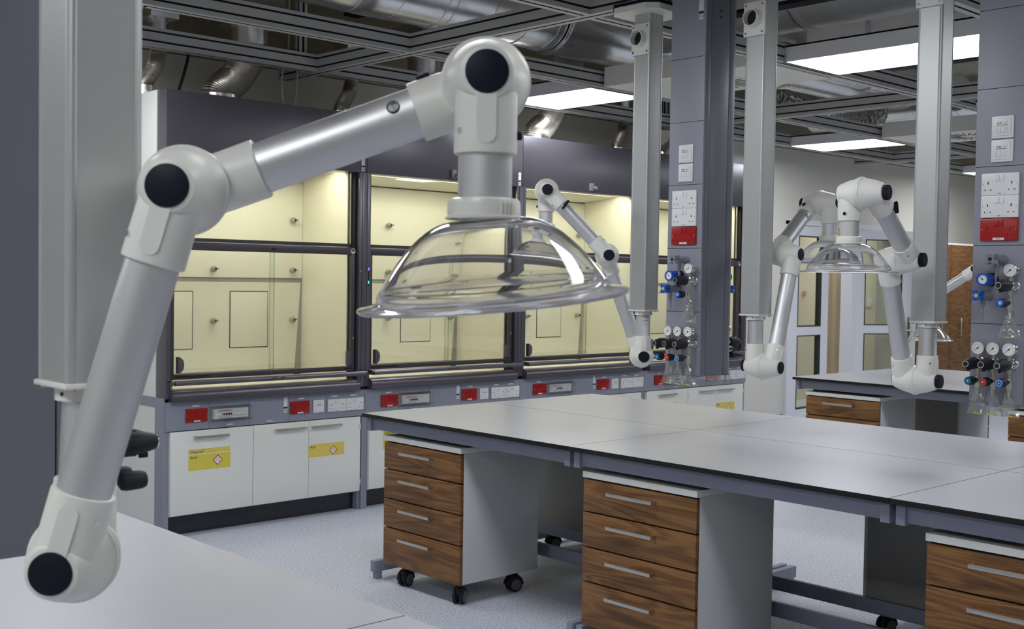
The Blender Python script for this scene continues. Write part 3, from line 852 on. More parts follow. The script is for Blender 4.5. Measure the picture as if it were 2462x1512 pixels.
cable([(7.15, 5.76, 3.95), (7.16, 5.76, 3.4), (7.3, 5.74, 3.2), (7.5, 5.76, 3.4), (7.55, 5.76, 3.95)], .008, 'pale cable looped in front of the dark silencer duct')

# ------------------------------------------------------------------ benches
BW = 1.53
def make_bench(depth=.903):
    t = thing('lab_bench', 'bench', 'bench')
    m = MB('black_core', 'bench_laminate')
    m.box(.001, BW - .001, 0, depth, .8795, .8994, 'black_core', c=.0012); m.box(.0022, BW - .0022, .0012, depth - .0012, .8990, .9000, 'bench_laminate')
    m.build('worktop', t)
    m = MB('bench_frame_grey'); m.box(.045, BW - .045, .040, .065, .815, .8785, c=.002); m.build('front_rail', t)
    for x in (.012, BW - .047):
        m = MB('bench_frame_grey'); m.box(x, x + .035, .028, depth - .06, .806, .8812, c=.002)
        m.box(x, x + .035, .685, .745, .05, .81, c=.002); m.box(x, x + .035, .06, .84, .04, .10, c=.002)
        m.build('leg_frame', t)
        m = MB('bench_frame_grey'); m.box(x + .002, x + .033, .075, .115, 0, .041, c=.003); m.box(x + .002, x + .033, .78, .82, 0, .041, c=.003); m.build('foot', t)
    m = MB('bench_frame_grey'); m.box(.047, BW - .047, .70, .725, .15, .215, c=.002); m.build('stretcher', t)
    return t
bench0 = make_bench(); used = [0]
def bench(x, y, rz, label):
    if not used[0]: used[0] = 1; bench0.location = (x, y, 0); bench0.rotation_euler = (0, 0, rz); bench0['label'] = label; return bench0
    return copy_tree(bench0, (x, y, 0), rz, label)
JY = (5.055, 3.525, 1.995)
XA = 3.664
nm = ('farthest', 'middle', 'nearest')
bench(XA, JY[0], QX, 'grey-topped bench over the first drawer unit, its corner nearest the first fume cupboard')
bench(XA, JY[1], QX, 'grey-topped bench over the middle drawer unit, facing the camera side')
bench(XA, JY[2], QX, 'grey-topped bench over the drawer unit cut by the picture edge')
bench(XA + 1.81, JY[0] - BW, -QX, 'rear bench of the middle island, closest to the fume cupboards')
bench(XA + 1.81, JY[1] - BW, -QX, 'rear bench of the middle island, under the pair of clear-domed arms')
bench(XA + 1.81, JY[2] - BW, -QX, 'rear bench of the middle island at the picture edge')
XB = 7.765
bench(XB, JY[0] + .01, QX, 'far bench with its corner in front of the glass doors')
bench(XB, JY[1] + .01, QX, 'far bench behind the hanging service tower at the right edge')
bench(XB + 1.81, JY[0] - BW + .01, -QX, 'far bench backing onto the brown cupboards')
bench(XB + 1.81, JY[1] - BW + .01, -QX, 'far bench half hidden behind the right service tower')
XF = -.26
bench(XF + 1.81, 3.50 - BW, -QX, 'foreground bench at the bottom left, beneath the big aluminium arm')
bench(XF + 1.81, 1.97 - BW, -QX, 'foreground bench section at the bottom edge, right of the thin joint')
bench(XF, 3.50, QX, 'foreground bench at the far left under the grey tower')

# ------------------------------------------------------------------ mobile drawer units
def make_pedestal():
    t = thing('drawer_unit', 'x', 'drawer unit')
    W, D = .622, .54
    m = MB('melamine_side', 'drawer_gap'); m.box(0, W, .022, D, .112, .764, c=.001); m.box(.003, W - .003, .019, .024, .125, .762, 'drawer_gap'); m.build('carcass', t)
    m = MB('back_board'); m.box(.018, W - .018, D - .002, D + .003, .116, .762); m.build('back_panel', t)
    m = MB('white_panel'); m.box(-.003, W + .003, -.004, D, .765, .792, c=.002); m.build('top', t)
    zs = (.112, .307, .460, .615, .760)
    for i in range(4):
        z0, z1 = zs[i] + (.0 if i == 0 else .004), zs[i + 1] - .003
        m = MB('walnut'); m.box(0.001, W - .001, 0, .019, -(z1 - z0), 0, c=.001)
        d = m.build('drawer', t, (0, 0, z1))
        place(bar_handle(.252), 'handle', d, (W / 2 - .025, 0, -.043))
    def caster():
        c = MB('black_rubber')
        c.cyl((0, 0, .075), (0, 0, .112), .011); c.box(-.014, .014, -.02, .03, .045, .082, c=.006)
        return c.mesh('caster')
    cm = cached('caster', caster)
    def wheel():
        c = MB('black_rubber', 'wheel_grey')
        for s in (-1, 1):
            c.lathe([(0, .022), (.001, .034), (.004, .038), (.018, .038), (.021, .034), (.0215, .030)], 'black_rubber', Fr((s * .007, .012, .038), (0, 1, 0), (s, 0, 0)), 28)
            c.lathe([(.0212, .029), (.0225, .027)], 'wheel_grey', Fr((s * .007, .012, .038), (0, 1, 0), (s, 0, 0)), 28)
            c.tube([(s * .018, .012 + .042 * cos(a), .038 + .042 * sin(a)) for a in [k * pi / 10 for k in range(11)]], .0085, 'black_rubber', n=8)
        return c.mesh('wheel')
    wm = cached('wheel', wheel)
    for x, y, a in ((.12, .05, .25), (W - .06, .05, .5), (.12, D - .07, 1.9), (W - .06, D - .10, 2.9)):
        c = place(cm, 'caster', t, M=T(x, y, 0) @ Matrix.Rotation(a, 4, 'Z')); place(wm, 'wheel', c)
    return t
ped0 = make_pedestal(); pu = [0]
def pedestal(x, y, rz, label):
    if not pu[0]: pu[0] = 1; ped0.location = (x, y, 0); ped0.rotation_euler = (0, 0, rz); ped0['label'] = label; return
    copy_tree(ped0, (x, y, 0), rz, label)
pedestal(3.72, 4.925, QX, 'walnut-fronted four-drawer unit on castors nearest the fume cupboards')
pedestal(3.72, 3.478, QX, 'walnut-fronted drawer unit under the middle bench, large in the picture centre')
pedestal(3.72, 1.882, QX, 'walnut-fronted drawer unit cut off by the lower right picture edge')
pedestal(5.414, 4.345, -QX, 'drawer unit seen from its dark back between the first two walnut units')
pedestal(5.414, 2.15, -QX, 'drawer unit seen from its dark back, behind the open floor gap under the bench')
pedestal(7.82, 4.972, QX, 'distant walnut drawer unit under the far bench near the glass doors')
pedestal(7.82, 3.40, QX, 'sliver of a walnut drawer unit at the right edge below the hanging bags')
pedestal(9.52, 4.297, -QX, 'grey-backed drawer unit on the far side of the distant bench')

# ------------------------------------------------------------------ tall brown cupboards at the far wall
def tall_cupboard(x, label):
    t = thing('tall_cupboard', label, 'cupboard', (x, 7.0, 0))
    W = .84
    m = MB('white_panel'); m.box(0, W, .02, .49, .08, 2.14); m.box(-.005, W + .005, -.005, .49, 2.14, 2.165); m.build('carcass', t)
    m = MB('plinth_navy'); m.box(.01, W - .01, .04, .48, 0, .08); m.build('plinth', t)
    for k in range(2):
        m = MB('walnut'); m.box(k * W / 2 + .002, (k + 1) * W / 2 - .002, 0, .018, .085, 2.137, c=.001); d = m.build('door', t)
        h = MB('satin_steel'); hx = W / 2 + (.16 if k else -.16)
        h.tube([(hx, 0, .97), (hx, -.035, .975), (hx, -.035, 1.195), (hx, 0, 1.2)], .009, n=8); h.build('handle', d)
cl = ceiling_light(12.2, 7.8, 8.8, 'added ceiling light brightening the corridor behind the glass doors', 'ceiling lights out of view'); cl.location.z = 2.79  # light panels added to brighten the corridor, no such lamp is seen
cl = ceiling_light(14.6, 7.8, 8.8, 'added ceiling light brightening the corridor behind the glass doors', 'ceiling lights out of view'); cl.location.z = 2.79
tall_cupboard(13.44, 'brown tall cupboard hidden mostly behind the right aluminium post')
tall_cupboard(14.285, 'brown tall two-door cupboard with upright steel handles by the far wall')
tall_cupboard(15.13, 'brown tall cupboard beside the right service tower')

# ------------------------------------------------------------------ service towers
def rod(m, a, b, r, mat, n=14): m.cyl(a, b, r, mat, n=n)
def m_reg_body():
    def f():
        m = MB('chrome', 'brass', 'satin_steel')
        # wall flange, body along -Y
        m.lathe([(0, .021), (.006, .021), (.008, .017)], 'chrome', Fr((0, 0, 0), (1, 0, 0), (0, -1, 0)), 6)
        m.lathe([(.006, .015), (.03, .015), (.032, .018), (.052, .018), (.054, .014), (.075, .014)], 'chrome', Fr((0, 0, 0), (1, 0, 0), (0, -1, 0)), 24)
        rod(m, (0, -.043, .014), (0, -.043, .034), .0055, 'brass')
        m.lathe([(0, .009), (.010, .009)], 'brass', T(0, -.043, .018), 6)
        rod(m, (0, -.043, -.014), (0, -.043, -.060), .0055, 'brass'); m.lathe([(0, .0095), (.012, .0095)], 'brass', T(0, -.043, -.035), 6)
        m.lathe([(0, .010), (.024, .010)], 'satin_steel', T(0, -.043, -.078), 14)
        m.lathe([(0, .008), (.022, .009)], 'chrome', Fr((0, -.043, -.066), (1, 0, 0), (0, -1, 0)), 16)
        m.lathe([(0, .009), (.026, .012)], 'satin_steel', T(0, -.043, -.103), 14)
        for k in range(3): m.lathe([(0, .008 - .001 * k), (.006, .0065 - .001 * k)], 'satin_steel', T(0, -.043, -.110 - .007 * k), 12)
        return m.mesh('regulator')
    return cached('regb', f)
def m_gauge():
    def f():
        m = MB('chrome', 'gauge_face', 'ink', 'sticker_red')
        F_ = Fr((0, -.030, .058), (1, 0, 0), (0, -1, 0))
        m.lathe([(0, .020), (.002, .025), (.020, .025), (.024, .0262), (.027, .0255), (.027, .0235), (.0245, .0232), (.0245, 0.0001)], 'chrome', F_, 32)
        m.lathe([(.0245, .0232), (.0249, .0228)], 'gauge_face', F_, 32)
        for k in range(13):
            a = R(225 - 22.5 * k); q = F_ @ T(0, 0, .0250) @ Matrix.Rotation(a, 4, 'Z')
            m.box(.0165, .0195, -.0004, .0004, 0, .0003, 'ink', q)
        for k in range(14):
            a0, a1 = R(225 - 10 * k), R(225 - 10 * (k + 1))
        m.prism([(.0150 * cos(R(200 - 8 * k)), .0150 * sin(R(200 - 8 * k))) for k in range(26)] + [(.0143 * cos(R(200 - 8 * k)), .0143 * sin(R(200 - 8 * k))) for k in reversed(range(26))], .0249, .0252, 'sticker_red', F_)
        q = F_ @ T(0, 0, .0254) @ Matrix.Rotation(R(222), 4, 'Z')
        m.prism([(-.006, -.0016), (.018, -.0004), (.018, .0004), (-.006, .0016)], 0, .0004, 'ink', q); m.lathe([(.0252, .0035), (.0262, .003)], 'ink', F_, 12)
        return m.mesh('gauge')
    return cached('gauge', f)
def m_knob():
    def f():
        m = MB('black_rubber', 'chrome', 'dark_groove')
        F_ = Fr((0, -.072, 0), (1, 0, 0), (0, -1, 0))
        m.lathe([(0, .019), (.004, .0215), (.045, .0215), (.055, .020), (.078, .0145), (.080, .0135)], 'black_rubber', F_, 28)
        for k in range(8):
            a = 2 * pi * k / 8; m.box(.0195, .0232, -.003, .003, .006, .044, 'black_rubber', F_ @ Matrix.Rotation(a, 4, 'Z'), c=.001)
        m.ring(.0095, .0125, .079, .083, 'chrome', F_, 24); m.lathe([(.078, .010), (.081, .010)], 'dark_groove', F_, 20)
        m.box(-.004, .004, -.0215 - .006, -.018, .050, .066, 'black_rubber', F_, c=.002)
        return m.mesh('knob')
    return cached('knob', f)
def m_valve(ringc, dot):
    def f():
        m = MB('black_rubber', ringc, dot, 'sticker_white')
        F_ = Fr((0, -.086, -.066), (1, 0, 0), (0, -1, 0))
        m.lathe([(0, .010), (.004, .0155), (.012, .0175), (.038, .0165), (.046, .0145)], 'black_rubber', F_, 24)
        m.lathe([(.044, .0145), (.047, .0135)], ringc, F_, 24); m.lathe([(.046, .0085), (.0485, .008)], dot, F_, 20); m.lathe([(.048, .003), (.0490, .0025)], 'sticker_white', F_, 10)
        return m.mesh('valve_knob')
    return cached('valve' + ringc + dot, f)
def m_bag(seed):
    def f():
        rnd = random.Random(seed)
        m = MB('bag_plastic', 'tag_yellow')
        n, r = 9, 9; vs = []
        for j in range(r):
            t_ = j / (r - 1); z = -.092 - .108 * t_; hw = .010 + (.024 + .010 * t_) * t_ ** .8; dp = .010 * (1 - t_) + .002
            for s in (-1, 1):
                for i in range(n):
                    x = -hw + 2 * hw * i / (n - 1)
                    y = -.043 + s * dp * sin(pi * (i + .01) / (n - .98)) * (1 if 0 < i < n - 1 else 0) + rnd.uniform(-.0045, .0045) * (j > 1)
                    vs.append((x, y, z + rnd.uniform(-.001, .001)))
        fs = []
        for j in range(r - 1):
            for s in range(2):
                for i in range(n - 1):
                    a = j * 2 * n + s * n + i; fs.append((a, a + 1, a + 1 + 2 * n, a + 2 * n))
        m.add(vs, fs, 'bag_plastic')
        a = rnd.uniform(-.45, .35)
        m.box(-.0165, .0165, -.048, -.042, -.0022, .0022, 'tag_yellow', T(0, 0, -.196) @ Matrix.Rotation(a, 4, 'Y'), c=.001)
        m.add([(-.003, -.040, -.125), (.006, -.040, -.125), (.006, -.040, -.133), (-.003, -.040, -.133)], [(0, 1, 2, 3)], 'tag_yellow')
        return m.mesh('bag')
    return cached('bag%d' % seed, f)
def m_star(col, dot):
    def f():
        m = MB(col, dot, 'dark_groove', 'sticker_white'); F_ = Fr((0, -.078, 0), (1, 0, 0), (0, -1, 0))
        P = []
        for k in range(16):
            a = 2 * pi * k / 16 + pi / 4; r = (.0275, .0195, .0118, .0195)[k % 4]; P.append((r * cos(a), r * sin(a)))
        m.prism([(x * .9, y * .9) for x, y in P], 0, .006, col, F_); m.prism(P, .005, .030, col, F_); m.prism([(x * .9, y * .9) for x, y in P], .029, .034, col, F_)
        m.lathe([(.033, .008), (.0355, .0075)], dot, F_, 18)
        return m.mesh('star_handle')
    return cached('star' + col, f)
def m_tap():
    def f():
        m = MB('valve_grey'); F_ = Fr((0, 0, 0), (1, 0, 0), (0, -1, 0))
        m.lathe([(0, .019), (.003, .0205), (.006, .019), (.045, .0165), (.060, .014), (.08, .012)], 'valve_grey', F_, 20)
        m.tube([(0, -.052, 0), (0, -.056, -.02), (0, -.056, -.035)], .0095, 'valve_grey', n=12)
        m.lathe([(0, .0022), (.028, .004), (.030, .0055), (.040, .0055), (.042, .0045), (.052, .007), (.068, .0085)], 'valve_grey', T(0, -.056, -.10), 14)
        return m.mesh('tap')
    return cached('tap', f)
def m_bluereg():
    def f():
        m = MB('valve_blue', 'black_rubber', 'gauge_face', 'ink', 'chrome'); F_ = Fr((0, 0, 0), (1, 0, 0), (0, -1, 0))
        m.lathe([(0, .026), (.012, .026), (.018, .023), (.022, .02)], 'black_rubber', F_, 28)
        m.lathe([(.018, .018), (.022, .0225), (.075, .0235), (.085, .025), (.088, .024), (.088, .018), (.084, .0175)], 'valve_blue', F_, 32)
        for k in range(10): m.box(.0215, .0245, -.002, .002, .03, .07, 'valve_blue', F_ @ Matrix.Rotation(2 * pi * k / 10, 4, 'Z'), c=.0008)
        m.lathe([(.083, .0178), (.085, .0172)], 'gauge_face', F_, 24)
        m.box(-.001, .001, -.004, .012, .0855, .0862, 'ink', F_ @ Matrix.Rotation(.8, 4, 'Z')); m.lathe([(.085, .003), (.0866, .0025)], 'ink', F_, 10)
        for k in range(10): m.box(.0125, .0145, -.0003, .0003, .085, .0856, 'ink', F_ @ Matrix.Rotation(R(225 - 30 * k), 4, 'Z'))
        return m.mesh('vacuum_regulator')
    return cached('bluereg', f)
def make_tower(loc, label, txt):
    t = thing('service_tower', label, 'service tower', loc, QX)
    a, b, z0, z1 = .1025, .12, 1.175, 3.02
    m = MB('tower_grey', 'tower_side_grey', 'dark_groove')
    m.box(-a, a, -b, -b + .012, z0 + .004, z1, 'tower_grey', c=.001); m.box(-a, a, b - .012, b, z0 + .004, z1, 'tower_grey', c=.001)
    m.box(-a + .003, a - .003, -b + .012, b - .012, z0 + .01, z1, 'dark_groove')
    for s in (-1, 1):
        x = s * (a - .0035)
        m.box(x - .0035, x + .0035, -b + .010, -b + .046, z0, z1, 'tower_side_grey', c=.001); m.box(x - .0035, x + .0035, b - .046, b - .010, z0, z1, 'tower_side_grey', c=.001)
        m.box(x - .0030, x + .0030, -b + .0490, b - .0490, z0, z1, 'tower_side_grey', c=.001)
    m.box(-a, a, -b + .001, b - .001, z0, z0 + .005, 'tower_side_grey')
    body = m.build('body', t)
    m = MB('dark_groove')
    for z in (2.70, 2.395, 2.094, 1.789, 1.484):
        for y in (-b, b): m.box(-a + .001, a - .001, y - .0006, y + .0006, z - .0012, z + .0012)
    for z in (2.93, 2.90): m.lathe([(0, .006), (.001, .006)], 0, Fr((a, .0, z), (0, 1, 0), (1, 0, 0)), 12)
    m.build('panel_seams', body)
    for flip in (0, 1):
        Rz = Matrix.Rotation(pi, 4, 'Z') if flip else Matrix.Identity(4)
        def at(x, z): return Rz @ T(x, -b, z)
        place(m_gs_label(), 'label', t, M=at(.075, 2.925))
        for z, s in ((2.243, txt[0]), (2.152, txt[1])): place(m_switch_plate(s), 'switch_plate', t, M=at(.004, z))
        for z, c in ((2.024, 'white'), (1.938, 'white'), (1.849, 'red')): place(m_double_socket('socket_' + c), c + '_socket', t, M=at(.002, z))
        for x, z, col, dot in ((.017, 1.733, 'valve_grey', 'dark_groove'), (-.033, 1.594, 'valve_blue', 'tag_yellow')):
            o = place(m_tap(), 'tap', t, M=at(x, z)); place(m_star(col, dot), 'star_handle', o)
        place(m_bluereg(), 'vacuum_regulator', t, M=at(-.022, 1.656))
        for i, (x, z, rc, dc) in enumerate(((.070, 1.634, 'valve_blue', 'valve_lightblue'), (-.047, 1.333, 'valve_blue', 'valve_green'), (.012, 1.333, 'sticker_red', 'valve_red'), (.074, 1.333, 'valve_lightblue', 'valve_blue'))):
            o = place(m_reg_body(), 'gas_regulator', t, M=at(x, z))
            place(m_gauge(), 'gauge', o); place(m_knob(), 'knob', o); place(m_valve(rc, dc), 'valve_knob', o); place(m_bag(i + 1), 'plastic_bag', o)
    return t
tw = make_tower((4.57, 3.525, 0), 'grey hanging service tower between two slim aluminium posts, in front of the last fume cupboard', ('0145', '0146'))
copy_tree(tw, (4.57, 1.99, 0), label='grey hanging service tower at the right picture edge')
copy_tree(tw, (.684, 1.99, 0), label='dark grey tower at the left picture edge behind the big aluminium post')
copy_tree(tw, (8.64, 3.525, 0), label='far service tower hidden behind the right-edge tower')

# ------------------------------------------------------------------ posts and extraction arms
def post_poly(h=.054, r=.010):
    g, d = .016, .0025
    q = [(h - r, -h), (h - r * .6, -h + r * .1), (h - r * .3, -h + r * .3), (h - r * .1, -h + r * .6), (h, -h + r), (h - .0018, -h + r + .003), (h - .0018, h - r - .003), (h, h - r)]
    P = []
    for k in range(4):
        c, s = (1, 0, -1, 0)[k], (0, 1, 0, -1)[k]
        P += [(x * c - y * s, x * s + y * c) for x, y in q]
    return P
def make_post():
    t = thing('arm_post', 'x', 'post')
    m = MB('post_aluminium'); m.prism(post_poly(), 1.482, 3.0195, 0); m.build('column', t, sharp=9)
    m = MB('white_plastic_smooth', 'satin_steel', 'dark_groove')
    m.box(-.057, .057, -.057, .057, 1.474, 1.482, c=.003); m.cyl((0, 0, 1.455), (0, 0, 1.475), .046, 'white_plastic_smooth', n=32)
    for x in (-.045, .045):
        for y in (-.045, .045): m.cyl((x, y, 1.470), (x, y, 1.475), .006, 'satin_steel', n=10)
    for k in range(6): m.cyl((.040 * cos(k), .040 * sin(k), 1.465), (.047 * cos(k), .047 * sin(k), 1.465), .003, 'dark_groove', n=6)
    m.build('bottom_flange', t)
    m = MB('white_plastic', 'dark_groove', 'chrome')
    m.box(-.058, .058, -.064, -.054, 2.768, 2.925, 'white_plastic', c=.002)
    F_ = Fr((0, -.060, 2.848), (1, 0, 0), (0, -1, 0))
    m.lathe([(0, .045), (.005, .043), (.040, .040), (.040, .036), (.0, .036)], 'white_plastic', F_, 36, caps=False); m.lathe([(.006, .0365), (.0065, .001)], 'dark_groove', F_, 36)
    for x in (-.045, .045):
        for z in (2.783, 2.910): m.cyl((x, -.064, z), (x, -.067, z), .0055, 'chrome', n=12)
    m.build('duct_socket', t)
    m = MB('white_plastic', 'black_cap', 'satin_steel')
    P = [(-.15, -.10), (-.10, -.15), (.10, -.15), (.15, -.10), (.15, .10), (.10, .15), (-.10, .15), (-.15, .10)]
    m.prism(P, 2.995, 3.003, 'white_plastic'); m.prism([(x * 1.02, y * 1.02) for x, y in P], 3.003, 3.019, 'black_cap')
    m.prism([(x * 1.0, y * 1.0) for x, y in P], 2.975, 2.996, 'white_plastic')
    m.build('mounting_plate', t)
    return t
posts = [((4.567, 3.873, 0), 'slim aluminium post left of the middle service tower, carrying the small-domed arm'),
         ((4.567, 3.186, 0), 'slim aluminium post right of the middle service tower'),
         ((4.567, 2.330, 0), 'aluminium post left of the right-edge tower, whose arm carries the dome before the glass doors'),
         ((.688, 1.600, 0), 'big near aluminium post at the left, behind the foreground arm'),
         ((8.64, 3.873, 0), 'far aluminium post hidden behind the right-edge tower')]
p0 = make_post(); p0.location = posts[0][0]; p0.rotation_euler = (0, 0, QX); p0['label'] = posts[0][1]
for i, (l, lab) in enumerate(posts[1:]):
    c = copy_tree(p0, l, QX, lab)
    if i == 0:
        for ch in [k for k in c.children if k.name.startswith('mounting_plate')]: bpy.data.objects.remove(ch)

TR, SR, OFF, CL = .0362, .0425, .0473, .090
def up_frame(F, n, d):
    """local z = limb direction d, local x = n"""
    return Fr(F, n, d)
def joint(parent, F, n, limbs, knob_sign, name='joint', cap_r=.0285):
    """F flange centre; limbs: [(sign, direction)]"""
    m = MB('white_plastic', 'chrome', 'dark_groove')
    h = (0, 0, 1)
    A = axis_frame(F, n, h)
    m.lathe([(-CL, .030), (-CL + .002, .0345), (-CL + .008, .0375), (-CL * .55, .0492), (-.012, .0575), (-.0085, .0602), (-.0070, .0622), (-.0012, .0622), (-.0008, .0606),
             (.0008, .0606), (.0012, .0622), (.0070, .0622), (.0085, .0602), (.012, .0575), (CL * .55, .0492), (CL - .008, .0375), (CL - .002, .0345), (CL, .030)], 'white_plastic', A, 64)
    for s, d in limbs:
        d = V(d).normalized(); c = V(F) + V(n) * (s * OFF)
        m.lathe([(.0, SR - .001), (.100, SR), (.1035, SR - .0006), (.1045, SR - .002), (.1045, TR + .0004), (.09, TR + .0004)], 'white_plastic', up_frame(c, n, d), 48, caps=False)
        # raised rib on the outer side
        side = V(n) * s; M = Fr(c + side * (SR - .0026), d, side); 
        P = [(.045, -.013)] + [(.080 + .013 * cos(a), .013 * sin(a)) for a in [R(-90 + 15 * k) for k in range(13)]] + [(.045, .013)]
        m.prism([(.02, -.013)] + P[1:-1] + [(.02, .013)], 0, .0036, 'white_plastic', M)
        tv = V(n).cross(d)
        pp = c + d * .075 + tv * (SR) * .8 + side * (SR * .6)
        m.cyl(pp - (tv * .8 + side * .6) * .003, pp + (tv * .8 + side * .6) * .0022, .0042, 'chrome', n=12)
    j = m.build(name, parent)
    for s in (-1, 1):
        C = axis_frame(V(F) + V(n) * (s * (CL - .001)), V(n) * s, h)
        if s == knob_sign:
            k = MB('black_cap'); Pk = []
            for i in range(64):
                a = 2 * pi * i / 64; r = .0275 + .0012 * (1 if (i // 2) % 2 else -1); Pk.append((r * cos(a), r * sin(a)))
            k.prism(Pk, 0, .018, 0, C); k.prism([(x * .93, y * .93) for x, y in Pk], .017, .0205, 0, C); k.build('knob', j)
        else:
            k = MB('black_cap', 'white_plastic'); k.lathe([(0, cap_r), (.0035, cap_r), (.0045, cap_r - .002)], 'black_cap', C, 48); k.build('end_cap', j)
    return j
def make_arm(label, post_xy, az, sgn, svals, zvals, pipe_sign, knob_sign, hood_tilt=(0, 0), dome_tilt=(0, 0), damper=True, sticker=True, damper_side=1):
    """az: azimuth of the joint axis; sgn: direction (+-) of reach across it"""
    n = V((cos(R(az)), sin(R(az)), 0)); u = V((sin(R(az)), -cos(R(az)), 0)) * sgn
    base = V((post_xy[0], post_xy[1], 1.455))
    t = thing('extraction_arm', label, 'extraction arm', base)
    P = V((0, 0, 0)) - n * (pipe_sign * OFF)       # flange plane through here
    Fj = [P + u * s + V((0, 0, z - base.z)) for s, z in zip(svals, zvals)]
    up = V((0, 0, 1))
    d1 = (Fj[1] - Fj[0]).normalized(); d2 = (Fj[2] - Fj[1]).normalized()
    tilt = V((0, 0, -1)) + u * hood_tilt[0] + n * hood_tilt[1]; tilt.normalize()
    joint(t, Fj[0], n, [(pipe_sign, up), (-pipe_sign, d1)], knob_sign)
    joint(t, Fj[1], n, [(-pipe_sign, -d1), (pipe_sign, d2)], knob_sign)
    joint(t, Fj[2], n, [(pipe_sign, -d2), (-pipe_sign, tilt)], knob_sign)
    m = MB('anodised_tube', 'label_white', 'ink')
    c0 = Fj[0] + n * (pipe_sign * OFF)
    m.cyl(c0 + up * .09, (0, 0, -.002), TR, 'anodised_tube', n=48); pt = m.build('support_tube', t)
    if sticker:
        m = MB('label_white', 'ink')
        for a0, a1, z0, z1 in ((math.atan2(-1, -1) - .15 if az > 0 else math.atan2(-.55, -.9), 0, .10, .215),):
            ca = a0 + (.45 if az > 0 else 1.1)
            M = Matrix.Translation(c0 + V((0, 0, z0))) 
            def cyl_pt(sx, z): a = ca + sx / TR; return (c0.x + (TR + .0004) * cos(a), c0.y + (TR + .0004) * sin(a), c0.z + z)
            vs = []; fs = []
            for k in range(7):
                for z in (z0 + .005, z1 - .02): vs.append(cyl_pt(-.016 + .032 * k / 6, z))
            for k in range(6): fs.append((2 * k, 2 * k + 2, 2 * k + 3, 2 * k + 1))
            m.add(vs, fs, 'label_white')
            tmp = MB('ink'); tmp.text('FUMEX', .0088, 'ink', Matrix.Identity(4)); vv = [(cyl_pt(-.0155 + p.x, z1 - .035 + p.y)) for p in tmp.v]
            vv = [V((c0.x + (v[0] - c0.x) * 1.02, c0.y + (v[1] - c0.y) * 1.02, v[2])) for v in vv]
            m.add(vv, tmp.f, 'ink')
            tmp = MB('ink'); tmp.text('TERFU', .0055, 'ink', Matrix.Identity(4)); vv = [(cyl_pt(-.010 + p.x, z1 - .052 + p.y)) for p in tmp.v]
            vv = [V((c0.x + (v[0] - c0.x) * 1.02, c0.y + (v[1] - c0.y) * 1.02, v[2])) for v in vv]
            m.add(vv, tmp.f, 'ink')
        m.build('label', pt)
    for k, (a, b, s, d) in enumerate(((Fj[0], Fj[1], -pipe_sign, d1), (Fj[1], Fj[2], pipe_sign, d2))):
        m = MB('anodised_tube'); m.cyl(a + n * (s * OFF) + d * .09, b + n * (s * OFF) - d * .09, TR, 'anodised_tube', n=48)
        tb = m.build(('lower_tube', 'upper_tube')[k], t)
        if k == 1 and damper:
            L = (b - a).length; v = n * (damper_side * 1.0)
            tv = n.cross(d)
            q = a + n * (s * OFF) + d * (L * (.70 if damper == 1 else .74)); vdir = (v * .92 + V((0, 0, .39))).normalized(); vdir = (vdir - d * vdir.dot(d)).normalized()
            m = MB('chrome', 'black_cap')
            if damper == 1:
                m.lathe([(0, .008), (.003, .008), (.006, .0055), (.009, .002)], 'chrome', axis_frame(q + vdir * (TR - .001), vdir), 20); m.lathe([(0, .0095), (.0022, .0095)], 'black_cap', axis_frame(q + vdir * (TR - .001), vdir), 20)
                m.build('damper_bolt', tb)
                m = MB('black_cap'); q2 = b + n * (s * OFF) - d * .078 ; w2 = (V((0, 0, 1)) - d * d.z).normalized()
                m.box(-.007, .007, -.010, .010, -.002, .005, 'black_cap', Fr(q2 + w2 * (SR + .001), n, w2), c=.003); m.build('damper_lever', tb)
            else:
                M = axis_frame(q + vdir * (TR - .001), vdir)
                m.lathe([(0, .009), (.008, .008)], 'black_cap', M, 16); m.box(-.028, .028, -.006, .006, .006, .022, 'black_cap', M @ Matrix.Rotation(.9, 4, 'Z'), c=.004)
                m.build('damper_lever', tb)
    # hood
    C = Fj[2] + n * (-pipe_sign * OFF)
    xdir = (n - tilt * n.dot(tilt)).normalized(); M = Fr(C, xdir, -tilt)   # local +z up
    m = MB('anodised_tube'); m.lathe([(-.168, TR), (-.09, TR)], 0, M, 48); m.build('hood_tube', t)
    m = MB('white_plastic_smooth', 'black_cap')
    m.lathe([(-.191, .0525), (-.188, .0530), (-.186, .0485), (-.170, .0480), (-.165, .0465), (-.163, .043), (-.163, TR), (-.191, TR)], 'white_plastic_smooth', M, 64, caps=False)
    for g0 in (0, 2.1, 4.2):
        for k in range(4): m.box(.0475, .0502, -.0016, .0016, -.185, -.168, 'white_plastic_smooth', M @ Matrix.Rotation(g0 + k * .12 - .6, 4, 'Z'), c=.0006)
    col = m.build('hood_collar', t)
    m = MB('black_cap'); sd = -n if az > 0 else n
    qq = C + tilt * .078 + u * SR
    dv = (qq - C - tilt * (qq - C).dot(tilt)).normalized(); m.lathe([(-.003, .006), (.005, .006), (.007, .004)], 0, axis_frame(qq, dv), 16); m.build('locking_screw', col)
    t2 = V((0, 0, -1)) + u * dome_tilt[0] + n * dome_tilt[1]; t2.normalize()
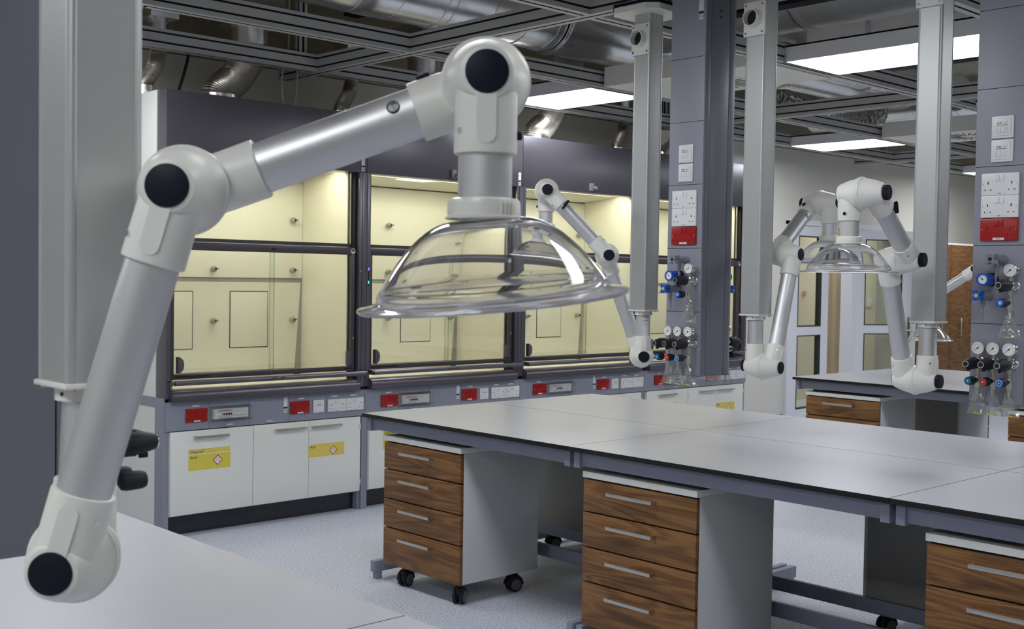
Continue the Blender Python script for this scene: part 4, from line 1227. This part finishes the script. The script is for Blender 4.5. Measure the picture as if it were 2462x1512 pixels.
    C2 = C + tilt * .165 - t2 * .165; M = Fr(C2, (n - t2 * n.dot(t2)).normalized(), -t2)
    prof = []
    zt, zb, r0, r1 = -.191, -.279, .052, .155
    outer = []
    for k in range(19):
        q = k / 18; outer.append((zt + (zb - zt) * q ** 1.72, r0 + (r1 - r0) * q ** 1.0))
    outer = [(zt + .001, .043), (zt + .001, .048)] + outer
    outer += [(zb - .003, .1565), (zb - .012, .158), (zb - .0145, .161), (zb - .017, .180), (zb - .018, .1835), (zb - .0205, .1845)]
    th = .0020
    inner = [(zb - .023, .1825), (zb - .0208, .180), (zb - .0178, .1585), (zb - .0148, .1555), (zb - .003, .1535)]
    for k in range(19):
        q = 1 - k / 18; inner.append((zt - th + (zb - zt + th) * q ** 1.72, r0 + (r1 - th - r0) * q))
    inner += [(zt + .001 - th, .043)]
    m = MB('clear_acrylic', 'acrylic_rim'); a_, b_ = outer[:21], outer[20:] + inner[:5]
    m.lathe(a_, 0, M, 96, caps=False); m.lathe(b_, 1, M, 96, caps=False); m.lathe(inner[4:] + [outer[0]], 0, M, 96, caps=False); m.build('clear_hood', t)
    return t
make_arm('big foreground extraction arm with white joints and a large clear dome', (.688, 1.60), 49, 1, (-.005, .142, .553), (1.241, 1.747, 1.903), 1, 1, hood_tilt=(.0, .0), dome_tilt=(.10, .055), damper=1, sticker=False, damper_side=-1)
make_arm('extraction arm whose small clear dome shows through the large foreground dome', (4.567, 3.873), 48, -1, (0, .187, .504), (1.243, 1.757, 2.083), -1, -1, damper=2, damper_side=-1)
make_arm('extraction arm hanging right of the middle service tower, bending away from the camera', (4.567, 3.186), -86, -1, (0, .163, .52), (1.238, 1.765, 2.030), -1, -1, damper=1, sticker=False, damper_side=1)
make_arm('extraction arm whose clear dome hangs in front of the glass doors', (4.567, 2.33), -84.5, 1, (0, .205, .562), (1.233, 1.731, 1.976), 1, 1, damper=2, damper_side=1)
make_arm('distant extraction arm showing one tube and a clear dome beside the brown cupboards', (8.64, 3.873), 0, -1, (0, .155, .57), (1.238, 1.757, 1.49), -1, 1, damper=0, sticker=False)
